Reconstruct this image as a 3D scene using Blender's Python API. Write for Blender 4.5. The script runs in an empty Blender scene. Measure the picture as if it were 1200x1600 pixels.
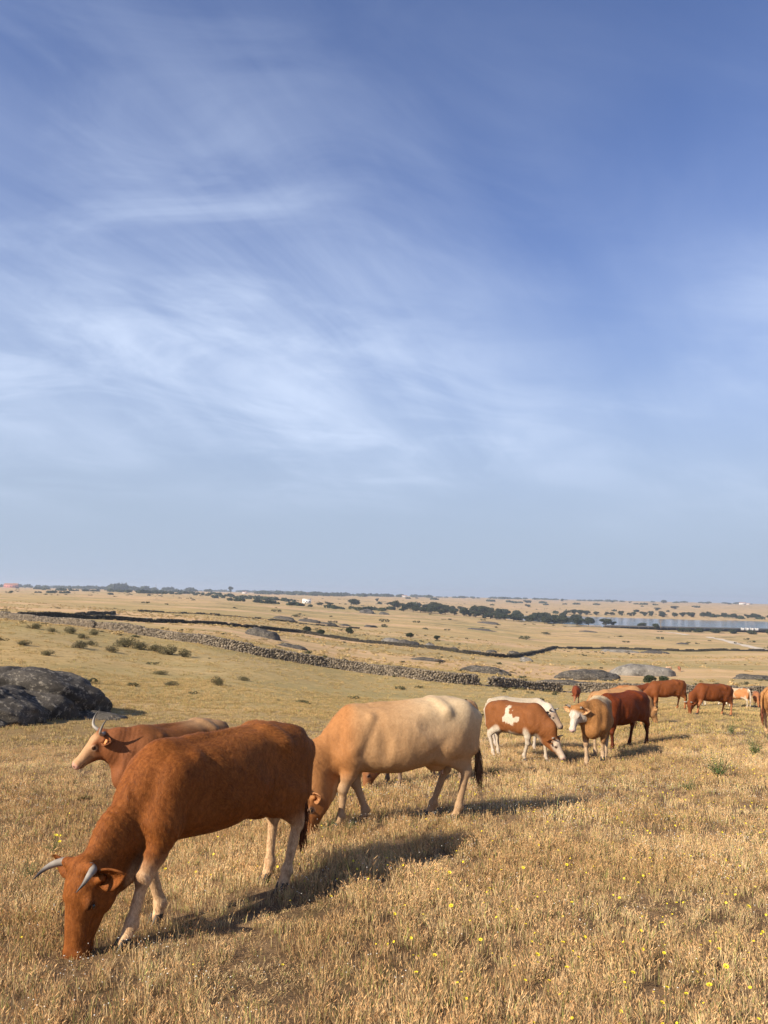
import bpy, bmesh, math, random
import numpy as np
from mathutils import Vector, Matrix

# ---------------------------------------------------------------- camera, sky, sun, exposure
scene = bpy.context.scene
COL = scene.collection
EYE = 1.65                                   # eye height above the ground at the photographer's feet
cam_data = bpy.data.cameras.new('camera')
cam_data.sensor_fit = 'VERTICAL'
cam_data.sensor_height = 24.0
cam_data.lens = 24.0 * 1202 / 1600
cam_data.clip_start = 0.05
cam_data.clip_end = 30000
cam = bpy.data.objects.new('camera', cam_data)
COL.objects.link(cam)
cam.location = (0, 0, EYE)
cam.rotation_euler = (Matrix.Rotation(math.radians(90 + 6.2), 3, 'X') @ Matrix.Rotation(math.radians(1.29), 3, 'Z')).to_euler()
scene.camera = cam

SUN_EL, SUN_AZ = 30.5, 233.0                 # azimuth measured clockwise from +Y (the view direction)
world = bpy.data.worlds.new('World')
scene.world = world
world.use_nodes = True
sun_data = bpy.data.lights.new('sun', 'SUN')
sun_data.energy = 5.0
sun_data.angle = math.radians(0.53)
sun_data.color = (1.0, 0.89, 0.73)
sun = bpy.data.objects.new('sun', sun_data)
COL.objects.link(sun)
_el, _az = math.radians(SUN_EL), math.radians(SUN_AZ)
sun_dir = Vector((math.sin(_az) * math.cos(_el), math.cos(_az) * math.cos(_el), math.sin(_el)))
sun.rotation_euler = sun_dir.to_track_quat('Z', 'Y').to_euler()
sun.location = sun_dir * 50

OFFS = (31.0, 22.4, 9.4)
def build_world():
    nt = world.node_tree
    N, L = nt.nodes, nt.links
    N.clear()
    out = N.new('ShaderNodeOutputWorld')
    bg = N.new('ShaderNodeBackground')
    bg.inputs['Strength'].default_value = 0.080
    sky = N.new('ShaderNodeTexSky')
    sky.sky_type = 'NISHITA'
    sky.sun_disc = False
    sky.sun_elevation = _el
    sky.sun_rotation = _az
    sky.altitude = 350
    sky.air_density = 1.0
    sky.dust_density = 0.7
    sky.ozone_density = 3.2
    # thin cirrus: noise looked up where the view ray meets a plane high above
    tc = N.new('ShaderNodeTexCoord')
    sep = N.new('ShaderNodeSeparateXYZ'); L.new(tc.outputs['Generated'], sep.inputs[0])
    zc = N.new('ShaderNodeMath'); zc.operation = 'MAXIMUM'; L.new(sep.outputs['Z'], zc.inputs[0]); zc.inputs[1].default_value = 0.0
    za = N.new('ShaderNodeMath'); za.operation = 'ADD'; L.new(zc.outputs[0], za.inputs[0]); za.inputs[1].default_value = 0.30
    dx = N.new('ShaderNodeMath'); dx.operation = 'DIVIDE'; L.new(sep.outputs['X'], dx.inputs[0]); L.new(za.outputs[0], dx.inputs[1])
    dy = N.new('ShaderNodeMath'); dy.operation = 'DIVIDE'; L.new(sep.outputs['Y'], dy.inputs[0]); L.new(za.outputs[0], dy.inputs[1])
    cb = N.new('ShaderNodeCombineXYZ'); L.new(dx.outputs[0], cb.inputs[0]); L.new(dy.outputs[0], cb.inputs[1])
    def noise(scale, detail, rough, rot, sx, sy, dist, off):
        m = N.new('ShaderNodeMapping'); m.inputs['Rotation'].default_value = (0, 0, math.radians(rot)); L.new(cb.outputs[0], m.inputs[0])
        m2 = N.new('ShaderNodeMapping'); m2.inputs['Scale'].default_value = (sx, sy, 1); m2.inputs['Location'].default_value = (off, off * .7, 0); L.new(m.outputs[0], m2.inputs[0])
        n = N.new('ShaderNodeTexNoise'); n.inputs['Scale'].default_value = scale; n.inputs['Detail'].default_value = detail
        n.inputs['Roughness'].default_value = rough; n.inputs['Distortion'].default_value = dist
        L.new(m2.outputs[0], n.inputs['Vector'])
        return n.outputs['Fac']
    def ramp(src, a, b, va=0., vb=1.):
        r = N.new('ShaderNodeMapRange'); r.interpolation_type = 'SMOOTHSTEP'
        r.inputs['From Min'].default_value = a; r.inputs['From Max'].default_value = b
        r.inputs['To Min'].default_value = va; r.inputs['To Max'].default_value = vb
        L.new(src, r.inputs['Value']); return r.outputs[0]
    def mul(a, b):
        m = N.new('ShaderNodeMath'); m.operation = 'MULTIPLY'
        for i, v in enumerate((a, b)):
            if isinstance(v, (int, float)): m.inputs[i].default_value = v
            else: L.new(v, m.inputs[i])
        return m.outputs[0]
    def add(a, b):
        m = N.new('ShaderNodeMath'); m.operation = 'ADD'; m.use_clamp = True
        for i, v in enumerate((a, b)):
            if isinstance(v, (int, float)): m.inputs[i].default_value = v
            else: L.new(v, m.inputs[i])
        return m.outputs[0]
    big = ramp(noise(0.75, 3, .5, 0, 1, 1, .2, OFFS[0]), .33, .62)             # where the veil lies
    streak = ramp(noise(1.3, 8, .56, -58, .45, 1.6, .5, OFFS[1]), .34, .72)      # combed streaks
    fine = ramp(noise(3.2, 7, .58, -15, .7, 1.3, 1.0, OFFS[2]), .38, .80)
    veil = mul(add(mul(big, .88), .12), add(mul(streak, .55), add(mul(fine, .42), .12)))
    low = ramp(sep.outputs['Z'], .78, .18)                                     # the veil thickens towards the horizon
    fac = mul(mul(veil, add(mul(low, .80), .30)), ramp(sep.outputs['Z'], .05, .20))
    mix = N.new('ShaderNodeMixRGB'); L.new(fac, mix.inputs[0])
    tint = N.new('ShaderNodeMixRGB'); tint.blend_type = 'MULTIPLY'; tint.inputs[0].default_value = 1
    tint.inputs[2].default_value = (.86, 0.90, 1.19, 1)
    L.new(sky.outputs[0], tint.inputs[1])
    hz = N.new('ShaderNodeMixRGB'); L.new(ramp(sep.outputs['Z'], .50, .04, 0, .96), hz.inputs[0])       # the milky air low down
    L.new(tint.outputs[0], hz.inputs[1]); hz.inputs[2].default_value = (3.35, 4.1, 5.25, 1)
    L.new(hz.outputs[0], mix.inputs[1])
    mix.inputs[2].default_value = (5.8, 6.7, 8.4, 1)
    L.new(mix.outputs[0], bg.inputs[0])
    L.new(bg.outputs[0], out.inputs[0])
build_world()
scene.view_settings.view_transform = 'Standard'
scene.view_settings.look = 'None'
scene.view_settings.exposure = 0.72
scene.view_settings.gamma = 1.0
scene.view_settings.use_curve_mapping = False
scene.cycles.max_bounces = 6
scene.cycles.transparent_max_bounces = 8
scene.cycles.volume_bounces = 0
scene.cycles.use_denoising = True
# ---------------------------------------------------------------- numbers: noise and the lie of the land
def _hash(ix, iy, seed):
    h = (ix.astype(np.int64) * 374761393 + iy.astype(np.int64) * 668265263 + seed * 982451653) & 0xffffffff
    h = ((h ^ (h >> 13)) * 1274126177) & 0xffffffff
    return ((h ^ (h >> 16)) & 0xffffff) / float(0xffffff)

def vnoise(x, y, seed=0):
    x = np.asarray(x, float); y = np.asarray(y, float)
    ix, iy = np.floor(x), np.floor(y)
    fx, fy = x - ix, y - iy
    fx = fx * fx * (3 - 2 * fx); fy = fy * fy * (3 - 2 * fy)
    a = _hash(ix, iy, seed); b = _hash(ix + 1, iy, seed); c = _hash(ix, iy + 1, seed); d = _hash(ix + 1, iy + 1, seed)
    return (a * (1 - fx) + b * fx) * (1 - fy) + (c * (1 - fx) + d * fx) * fy

def fbm(x, y, octaves=4, seed=0):
    s, a, t = 0, 1.0, 0
    for k in range(octaves):
        s = s + a * vnoise(x * 2 ** k + 17.3 * k, y * 2 ** k - 9.1 * k, seed + k); t += a; a *= .5
    return s / t

def sstep(x, a, b):
    t = np.clip((np.asarray(x, float) - a) / (b - a), 0, 1)
    return t * t * (3 - 2 * t)

# ground level below the eye, by bearing (columns) and distance (metres)
_BEAR = np.degrees(np.arctan((np.array([0, 300, 600, 900, 1050, 1200]) - 600) / 1202.))
_PROF = [
 {0: 1.65, 2.5: 1.97, 5: 2.38, 9: 2.80, 16: 3.4, 25: 4.35, 40: 4.6, 60: 4.3, 80: 3.75, 95: 3.65, 130: 5.3, 250: 6.3, 400: 6.0, 700: 6.0, 1500: 6, 3000: 2, 5500: -1},
 {0: 1.65, 2.5: 1.97, 5: 2.40, 9: 2.80, 16: 3.5, 25: 4.4, 40: 5.2, 60: 5.6, 75: 5.6, 95: 5.4, 110: 5.9, 150: 7.0, 250: 8.8, 400: 8.4, 700: 8, 1200: 8, 2500: 3, 5500: -1},
 {0: 1.65, 2.5: 1.97, 5: 2.40, 9: 2.60, 16: 3.3, 25: 4.2, 40: 5.8, 60: 7.2, 75: 8.0, 85: 8.4, 110: 9.6, 150: 11.4, 200: 12.9, 300: 15.2, 400: 16.2, 600: 16.5, 900: 16, 1400: 13, 2500: 6, 5500: -1},
 {0: 1.65, 2.5: 1.95, 5: 2.35, 9: 2.60, 14: 3.04, 17: 3.30, 22: 3.85, 26: 4.35, 40: 6.1, 62: 7.8, 80: 9.4, 110: 11.7, 150: 14, 200: 16.3, 300: 19.6, 400: 22, 600: 24, 760: 25.0, 1000: 25.6, 1300: 25.4, 1600: 23, 2500: 12, 5500: -1},
 {0: 1.65, 2.5: 1.90, 5: 2.30, 9: 2.58, 16: 3.05, 22: 3.45, 30: 4.02, 35: 4.42, 41: 5.15, 48: 6.1, 62: 7.5, 80: 9.0, 110: 11.3, 150: 13.8, 200: 16.3, 300: 19.6, 400: 22, 600: 26.0, 730: 28.5, 770: 26.8, 1000: 26, 1300: 25.4, 1700: 22, 2500: 11, 5500: -1},
 {0: 1.65, 2.5: 1.80, 3.5: 1.95, 5: 2.25, 9: 2.55, 16: 3.0, 22: 3.38, 30: 4.02, 35: 4.42, 41: 5.1, 48: 6.0, 62: 7.1, 80: 8.7, 110: 11.1, 150: 13.6, 200: 16.1, 300: 19.2, 400: 21.6, 600: 26.5, 730: 29.6, 780: 27.2, 1000: 26, 1200: 25.3, 1500: 22, 2500: 10, 5500: -1},
]
_LN = 420
_LD = np.linspace(np.log(1.0), np.log(7000.0), _LN)     # looked up at log(distance + 1)
def _column(p):
    ks = sorted(p)
    v = np.interp(_LD, np.log(np.array(ks) + 1.0), [p[k] for k in ks])
    w = np.exp(-np.linspace(-2, 2, 13) ** 2); w /= w.sum()
    return np.convolve(np.pad(v, 6, mode='edge'), w, 'valid')
_TAB = np.array([_column(p) for p in _PROF])
_MEAN = _TAB.mean(0)
_LAKE_LEVEL = -25.25                                     # below the eye

def lake_mask(x, y):
    """1 inside the reservoir."""
    n = (fbm(x / 90., y / 90., 3, 5) - .5)
    d = np.where(x > 150, 1, 1)
    near = 764 + 10 * n + 60 * sstep(x, 230, 150)
    far = 1180 + 160 * n - .25 * (x - 350) * (x > 350)
    left = 128 + 90 * n
    return sstep(y, near, near + 14) * sstep(y, far + 40, far) * sstep(x, left, left + 40)

def ground(x, y):
    """height of the land above the photographer's feet"""
    x = np.asarray(x, float); y = np.asarray(y, float)
    r = np.hypot(x, y)
    th = np.degrees(np.arctan2(x, y))
    lr = np.clip((np.log(r + 1.0) - _LD[0]) / (_LD[1] - _LD[0]), 0, _LN - 1.001)
    i = lr.astype(int); f = lr - i
    tc = np.interp(np.clip(th, _BEAR[0], _BEAR[-1]), _BEAR, np.arange(len(_BEAR)))
    j = np.clip(tc.astype(int), 0, len(_BEAR) - 2); g = tc - j; g = g * g * (3 - 2 * g) * .6 + g * .4
    a = _TAB[j, i] * (1 - f) + _TAB[j, i + 1] * f
    b = _TAB[j + 1, i] * (1 - f) + _TAB[j + 1, i + 1] * f
    drop = a * (1 - g) + b * g
    m = _MEAN[i] * (1 - f) + _MEAN[i + 1] * f
    back = sstep(np.abs(th), 40, 150)
    drop = drop * (1 - back) + m * back
    z = 1.65 - drop
    z = z + (fbm(x / 1.7, y / 1.7, 3, 11) - .5) * .07 * sstep(r, 0, 3)
    z = z + (fbm(x / 9., y / 9., 3, 21) - .5) * .30 * sstep(r, 22, 60)
    z = z + (fbm(x / 45., y / 45., 3, 31) - .5) * 1.6 * sstep(r, 95, 200)
    far = sstep(r, 350, 1500)
    lk = lake_mask(x, y)
    z = z + (fbm(x / 260., y / 260., 3, 41) - .5) * 7.0 * far * (1 - lk) * (1 - sstep(r, 3500, 5500) * .6)
    lev = 1.65 + _LAKE_LEVEL
    z = z * (1 - lk) + (lev - 1.6) * lk
    # the shore never dips under the water outside the reservoir, and the dam's foot stays dry
    shore = sstep(r, 730, 800) * (1 - lk)
    z = np.where((r > 765) & (y > 765), np.where(lk < .5, np.maximum(z, lev + .5 * (1 - 2 * lk)), z), z)
    return z
# ---------------------------------------------------------------- materials
M = {}
def new_mat(name, rough=.8, color=(.5, .5, .5), spec=.3):
    m = bpy.data.materials.new(name); m.use_nodes = True
    b = m.node_tree.nodes['Principled BSDF']
    b.inputs['Base Color'].default_value = (*color, 1); b.inputs['Roughness'].default_value = rough
    b.inputs['Specular IOR Level'].default_value = spec
    M[name] = m
    return m, m.node_tree.nodes, m.node_tree.links, b

def n_noise(N, L, vec, scale, detail=4, rough=.6, dist=0, loc=None, stretch=None):
    if stretch or loc:
        mp = N.new('ShaderNodeMapping')
        if stretch: mp.inputs['Scale'].default_value = stretch
        if loc: mp.inputs['Location'].default_value = loc
        L.new(vec, mp.inputs[0]); vec = mp.outputs[0]
    n = N.new('ShaderNodeTexNoise'); n.inputs['Scale'].default_value = scale; n.inputs['Detail'].default_value = detail
    n.inputs['Roughness'].default_value = rough; n.inputs['Distortion'].default_value = dist
    L.new(vec, n.inputs['Vector'])
    return n.outputs['Fac']
def n_map(N, L, src, a, b, c=0., d=1.):
    r = N.new('ShaderNodeMapRange'); r.inputs['From Min'].default_value = a; r.inputs['From Max'].default_value = b
    r.inputs['To Min'].default_value = c; r.inputs['To Max'].default_value = d; L.new(src, r.inputs['Value'])
    return r.outputs[0]
def n_mix(N, L, fac, a, b, mode='MIX'):
    m = N.new('ShaderNodeMixRGB'); m.blend_type = mode
    for i, v in enumerate((fac, a, b)):
        if hasattr(v, 'is_linked') or hasattr(v, 'links'): L.new(v, m.inputs[i])
        elif isinstance(v, (int, float)): m.inputs[i].default_value = v
        else: m.inputs[i].default_value = (*v, 1)
    return m.outputs[0]
def n_bump(N, L, b, h, strength, dist, prev=None):
    bp = N.new('ShaderNodeBump'); bp.inputs['Strength'].default_value = strength; bp.inputs['Distance'].default_value = dist
    L.new(h, bp.inputs['Height'])
    if prev: L.new(prev, bp.inputs['Normal'])
    L.new(bp.outputs[0], b.inputs['Normal'])
    return bp.outputs[0]

def mats_animals():
    m, N, L, b = new_mat('coat', .66, spec=.10)
    at = N.new('ShaderNodeAttribute'); at.attribute_name = 'tone'
    tc = N.new('ShaderNodeTexCoord'); v = tc.outputs['Object']
    hair = n_noise(N, L, v, 26, 6, .75, .8, stretch=(1.0, 1.6, .35))
    curl = n_noise(N, L, v, 11, 5, .7, 2.2)
    fine = n_noise(N, L, v, 120, 3, .6, .3, stretch=(1, 1, .3))
    shag = n_map(N, L, at.outputs['Alpha'], 0, 1, .30, 1.)
    c = n_mix(N, L, shag, at.outputs['Color'], n_mix(N, L, n_map(N, L, hair, .3, .7), (.62, .58, .54), (1.36, 1.42, 1.50)), 'MULTIPLY')
    c = n_mix(N, L, shag, c, n_mix(N, L, n_map(N, L, curl, .35, .65), (.74, .70, .66), (1.22, 1.28, 1.34)), 'MULTIPLY')
    L.new(c, b.inputs['Base Color'])
    p = n_bump(N, L, b, hair, .5, .008)
    p = n_bump(N, L, b, curl, .45, .012, p)
    n_bump(N, L, b, fine, .4, .002, p)
    b.inputs['Sheen Weight'].default_value = .0; b.inputs['Sheen Roughness'].default_value = .45
    b.inputs['Sheen Tint'].default_value = (1, .8, .6, 1)
    m, N, L, b = new_mat('coat_hair', .55, spec=.15)
    at = N.new('ShaderNodeAttribute'); at.attribute_name = 'tone'; L.new(at.outputs['Color'], b.inputs['Base Color'])
    m, N, L, b = new_mat('horn', .50, spec=.35)
    at = N.new('ShaderNodeAttribute'); at.attribute_name = 'tone'; L.new(at.outputs['Color'], b.inputs['Base Color'])
    tc = N.new('ShaderNodeTexCoord'); n_bump(N, L, b, n_noise(N, L, tc.outputs['Object'], 60, 3), .3, .002)
    new_mat('eye', .08, (.012, .008, .006), .6)
    m, N, L, b = new_mat('hoof', .55, (.035, .028, .022), .4)
    tc = N.new('ShaderNodeTexCoord'); n_bump(N, L, b, n_noise(N, L, tc.outputs['Object'], 40, 4, stretch=(1, 1, 6)), .4, .003)
    new_mat('ear_tag', .5, (.72, .27, .09), .3)
mats_animals()
def mats_land():
    # dry pasture: straw gold, olive where it stays green, pinkish bare soil
    m, N, L, b = new_mat('pasture', .95, spec=.1)
    tc = N.new('ShaderNodeTexCoord'); v = tc.outputs['Object']
    at = N.new('ShaderNodeAttribute'); at.attribute_name = 'tone'
    fine = n_noise(N, L, v, 9, 8, .75)
    clump = n_noise(N, L, v, .9, 6, .70, .4)
    mid = n_noise(N, L, v, .12, 7, .68, .3)
    far = n_noise(N, L, v, .012, 8, .72, .5, stretch=(1, 2.2, 1))
    sepc = N.new('ShaderNodeSeparateColor'); L.new(at.outputs['Color'], sepc.inputs[0])
    green, bare, dist = sepc.outputs[0], sepc.outputs[1], sepc.outputs[2]
    c = n_mix(N, L, n_map(N, L, mid, .35, .65), (.50, .33, .135), (.66, .46, .215))
    c = n_mix(N, L, n_map(N, L, clump, .45, .72, 0, .55), c, (.30, .22, .10))
    c = n_mix(N, L, n_map(N, L, far, .47, .62, 0, .55), c, (.29, .245, .095))
    c = n_mix(N, L, at.outputs['Alpha'], c, n_mix(N, L, n_map(N, L, clump, .40, .62), (.11, .066, .036), (.27, .17, .09)))
    gm = N.new('ShaderNodeMath'); gm.operation = 'MULTIPLY'; L.new(green, gm.inputs[0]); L.new(n_map(N, L, clump, .30, .60, .35, 1), gm.inputs[1])
    c = n_mix(N, L, gm.outputs[0], c, (.29, .25, .10))
    bm = N.new('ShaderNodeMath'); bm.operation = 'MULTIPLY'; L.new(bare, bm.inputs[0]); L.new(n_map(N, L, mid, .35, .6, .3, 1), bm.inputs[1])
    c = n_mix(N, L, bm.outputs[0], c, (.66, .43, .24))
    speck = n_noise(N, L, v, 2.6, 5, .8)
    c = n_mix(N, L, n_map(N, L, speck, .54, .66, 0, .6), c, (.17, .13, .055))
    scrub = n_noise(N, L, v, .045, 6, .8, 0, loc=(40, 7, 0), stretch=(1, 2.6, 1))
    sm = N.new('ShaderNodeMath'); sm.operation = 'MULTIPLY'; L.new(dist, sm.inputs[0]); L.new(n_map(N, L, scrub, .55, .62, 0, .85), sm.inputs[1])
    c = n_mix(N, L, sm.outputs[0], c, (.055, .055, .030))
    c = n_mix(N, L, n_map(N, L, fine, .3, .7, 0, .5), c, n_mix(N, L, 1, c, (.55, .5, .45), 'MULTIPLY'))
    L.new(c, b.inputs['Base Color'])
    p = n_bump(N, L, b, fine, .8, .05)
    n_bump(N, L, b, clump, .5, .15, p)

    def dry(name, cols, noise_scale=.5, rough=.8):
        m, N, L, b = new_mat(name, rough, spec=.2)
        g = N.new('ShaderNodeNewGeometry'); oi = N.new('ShaderNodeObjectInfo')
        nz = n_noise(N, L, g.outputs['Position'], noise_scale, 4, .6)
        c = n_mix(N, L, n_map(N, L, nz, .35, .65), cols[0], cols[1])
        c = n_mix(N, L, n_map(N, L, oi.outputs['Random'], .0, 1., 0, .8), c, cols[2])
        at = N.new('ShaderNodeAttribute'); at.attribute_name = 'tone'
        c = n_mix(N, L, 1, c, at.outputs['Color'], 'MULTIPLY')
        L.new(c, b.inputs['Base Color'])
        tr = N.new('ShaderNodeBsdfTranslucent'); L.new(c, tr.inputs['Color'])
        mx = N.new('ShaderNodeMixShader'); mx.inputs[0].default_value = .22
        o = [n for n in N if n.type == 'OUTPUT_MATERIAL'][0]
        L.new(b.outputs[0], mx.inputs[1]); L.new(tr.outputs[0], mx.inputs[2]); L.new(mx.outputs[0], o.inputs[0])
    dry('straw', [(.59, .415, .195), (.88, .69, .39), (.37, .225, .115)])
    dry('straw_far', [(.54, .375, .17), (.63, .46, .225), (.36, .28, .12)], .09)
    dry('weed_leaf', [(.13, .16, .055), (.17, .19, .08), (.10, .13, .045)], 2)
    dry('scrub_leaf', [(.13, .12, .055), (.17, .14, .07), (.12, .10, .05)], .6)
    dry('scrub_far', [(.085, .085, .040), (.14, .12, .06), (.06, .065, .03)], .05)
    dry('oak_leaf', [(.026, .036, .013), (.040, .050, .018), (.050, .058, .024)], .2)
    new_mat('bark', .9, (.09, .07, .05), .1)
    new_mat('petal_yellow', .6, (.80, .62, .03), .2)
    new_mat('petal_core', .7, (.22, .10, .02), .2)
    new_mat('petal_white', .6, (.72, .68, .58), .2)
    new_mat('stem', .7, (.16, .15, .06), .2)
    # granite with lichen
    def stone(name, base, dark, pale, sc=1., tonew=1.):
        m, N, L, b = new_mat(name, .92, spec=.2)
        tc = N.new('ShaderNodeTexCoord'); v = tc.outputs['Object']
        a = n_noise(N, L, v, 1.1 * sc, 7, .68, .4); d = n_noise(N, L, v, 5.5 * sc, 8, .78); e = n_noise(N, L, v, 18 * sc, 5, .7)
        c = n_mix(N, L, n_map(N, L, a, .38, .60), dark, base)
        c = n_mix(N, L, n_map(N, L, d, .53, .60, 0, .85), c, pale)
        c = n_mix(N, L, n_map(N, L, e, .52, .62, 0, .55), c, dark)
        at = N.new('ShaderNodeAttribute'); at.attribute_name = 'tone'
        if tonew: c = n_mix(N, L, 1, c, at.outputs['Color'], 'MULTIPLY')
        L.new(c, b.inputs['Base Color'])
        p = n_bump(N, L, b, d, 1.0, .05); n_bump(N, L, b, e, .6, .02, p)
    stone('granite_dark', (.092, .080, .065), (.036, .031, .026), (.30, .26, .20))
    stone('granite_pale', (.23, .205, .17), (.10, .09, .075), (.33, .30, .25), .35)
    stone('wall_stone', (.21, .175, .13), (.10, .085, .07), (.38, .33, .26), 1.4)
    stone('wall_stone_shaded', (.065, .058, .045), (.03, .028, .022), (.12, .105, .08), 1.4)  # shade on the farther walls is put into this darker stone colour
    m, N, L, b = new_mat('water', .06, (.03, .045, .05), .5)
    tc = N.new('ShaderNodeTexCoord'); n_bump(N, L, b, n_noise(N, L, tc.outputs['Object'], 1.1, 6, .7, stretch=(1, 3, 1)), .30, .25)
    m, N, L, b = new_mat('track_dirt', .95, (.60, .50, .38), .1)
    tc = N.new('ShaderNodeTexCoord'); c = n_mix(N, L, n_noise(N, L, tc.outputs['Object'], .4, 5, .7), (.66, .57, .45), (.46, .37, .26)); L.new(c, b.inputs['Base Color'])
    for nm, col in (('plaster_white', (.78, .75, .70)), ('plaster_red', (.55, .22, .17)), ('roof_tile', (.36, .17, .10)), ('window_dark', (.04, .045, .05)),
                    ('concrete_dark', (.075, .070, .066)), ('concrete_pale', (.50, .48, .45)), ('pole_wood', (.22, .17, .12))):
        m, N, L, b = new_mat(nm, .85, col, .2)
        tc = N.new('ShaderNodeTexCoord'); w = n_noise(N, L, tc.outputs['Object'], .6, 6, .7)
        c = n_mix(N, L, n_map(N, L, w, .3, .7), tuple(k * .82 for k in col), tuple(min(1, k * 1.12) for k in col)); L.new(c, b.inputs['Base Color'])
mats_land()
# ---------------------------------------------------------------- cattle: one smooth body each, grown from blended volumes
class Field:
    """a distance field on a grid; volumes are blended in one after the other"""
    def __init__(s, lo, hi, h):
        s.h = h; s.lo = np.array(lo, float)
        s.n = np.ceil((np.array(hi) - s.lo) / h).astype(int) + 1
        s.F = np.full(s.n, .25, np.float32)
        s.ax = [s.lo[i] + h * np.arange(s.n[i]) for i in range(3)]
    def window(s, lo, hi):
        a = np.clip(np.floor((np.array(lo) - s.lo) / s.h).astype(int), 0, s.n - 1)
        b = np.clip(np.ceil((np.array(hi) - s.lo) / s.h).astype(int) + 1, a + 1, s.n)
        sl = tuple(slice(a[i], b[i]) for i in range(3))
        X, Y, Z = np.meshgrid(*[s.ax[i][sl[i]] for i in range(3)], indexing='ij')
        return sl, X, Y, Z
    def blend(s, sl, d, k):
        A = s.F[sl]
        h = np.clip(.5 + .5 * (A - d) / k, 0, 1)
        s.F[sl] = A * (1 - h) + d * h - k * h * (1 - h)
    def carve(s, sl, d, k):
        A = s.F[sl]
        h = np.clip(.5 - .5 * (A + d) / k, 0, 1)
        s.F[sl] = A * (1 - h) - d * h + k * h * (1 - h)
    def cap(s, a, b, ra, rb, k=.04, flat=1.0, axis=(0, 1, 0), cut=False):
        a, b, ax = np.array(a, float), np.array(b, float), np.array(axis, float)
        m = max(ra, rb) * max(1, flat) + k + s.h
        sl, X, Y, Z = s.window(np.minimum(a, b) - m, np.maximum(a, b) + m)
        ab = b - a
        if flat != 1.0:
            ab_l = ab @ ax; ab2 = ab + ax * ab_l * (1 / flat - 1)
            px, py, pz = X - a[0], Y - a[1], Z - a[2]
            l = (px * ax[0] + py * ax[1] + pz * ax[2]) * (1 / flat - 1)
            px, py, pz = px + l * ax[0], py + l * ax[1], pz + l * ax[2]
        else:
            ab2 = ab; px, py, pz = X - a[0], Y - a[1], Z - a[2]
        L2 = max(ab2 @ ab2, 1e-9)
        t = np.clip((px * ab2[0] + py * ab2[1] + pz * ab2[2]) / L2, 0, 1)
        d = np.sqrt((px - t * ab2[0]) ** 2 + (py - t * ab2[1]) ** 2 + (pz - t * ab2[2]) ** 2) - (ra + (rb - ra) * t)
        d = d * min(1, flat)
        (s.carve if cut else s.blend)(sl, d, k)
    def ell(s, c, r, M=None, k=.04, cut=False):
        c = np.array(c, float); r = np.array(r, float)
        m = r.max() + k + s.h
        sl, X, Y, Z = s.window(c - m, c + m)
        P = np.stack([X - c[0], Y - c[1], Z - c[2]], -1)
        if M is not None: P = P @ M            # columns of M are the ellipsoid's own axes
        k0 = np.sqrt(((P / r) ** 2).sum(-1)); k1 = np.sqrt(((P / r ** 2) ** 2).sum(-1))
        d = k0 * (k0 - 1) / np.maximum(k1, 1e-6)
        (s.carve if cut else s.blend)(sl, d, k)
    def torso(s, st, k=.03, nexp=2.3):
        st = np.array(st)
        x0, x1 = st[0, 0], st[-1, 0]
        sl, X, Y, Z = s.window((x0 - .12, -.6, .3), (x1 + .12, .6, 1.75))
        xc = np.clip(X[:, 0, 0], x0, x1)
        dense = np.linspace(x0, x1, 120)
        cols = []
        for c in (1, 2, 3):
            v = np.interp(dense, st[:, 0], st[:, c])
            w = np.exp(-np.linspace(-2, 2, 9) ** 2); w /= w.sum()
            v = np.convolve(np.pad(v, 4, mode='reflect', reflect_type='odd'), w, 'valid')
            cols.append(np.interp(xc, dense, v)[:, None, None])
        top, bot, hw = cols
        zc = bot + (top - bot) * .47
        up = np.maximum(top - zc, .01); dn = np.maximum(zc - bot, .01)
        zz = np.where(Z > zc, (Z - zc) / up, (Z - zc) / dn)
        r = (np.abs(Y / hw) ** nexp + np.abs(zz) ** nexp) ** (1 / nexp)
        d = (r - 1) * np.minimum(hw, np.minimum(up, dn))
        dx = np.abs(X - np.clip(X, x0, x1))
        d = np.where(dx > 0, np.sqrt(np.maximum(d, 0) ** 2 + dx ** 2), d)
        s.blend(sl, d, k)
    def surface(s):
        F = s.F; nx, ny, nz = F.shape
        ins = F < 0
        occ = np.zeros((nx - 1, ny - 1, nz - 1), np.int8)
        for dx in (0, 1):
            for dy in (0, 1):
                for dz in (0, 1):
                    occ += ins[dx:nx - 1 + dx, dy:ny - 1 + dy, dz:nz - 1 + dz]
        act = (occ > 0) & (occ < 8)
        idx = np.full(act.shape, -1, np.int64)
        I, J, K = np.nonzero(act)
        idx[I, J, K] = np.arange(len(I))
        acc = np.zeros((len(I), 3)); cnt = np.zeros(len(I))
        cor = [(a, b, c) for a in (0, 1) for b in (0, 1) for c in (0, 1)]
        for p in cor:
            for ax in range(3):
                if p[ax]: continue
                q = list(p); q[ax] = 1
                a = F[I + p[0], J + p[1], K + p[2]]; b = F[I + q[0], J + q[1], K + q[2]]
                m = (a < 0) != (b < 0)
                t = np.where(m, a / np.where(m, a - b, 1), 0)
                for c in range(3):
                    acc[:, c] += np.where(m, p[c] + (t if c == ax else 0), 0)
                cnt += m
        V = s.lo + s.h * (np.stack([I, J, K], 1) + acc / cnt[:, None])
        Q = []
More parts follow.
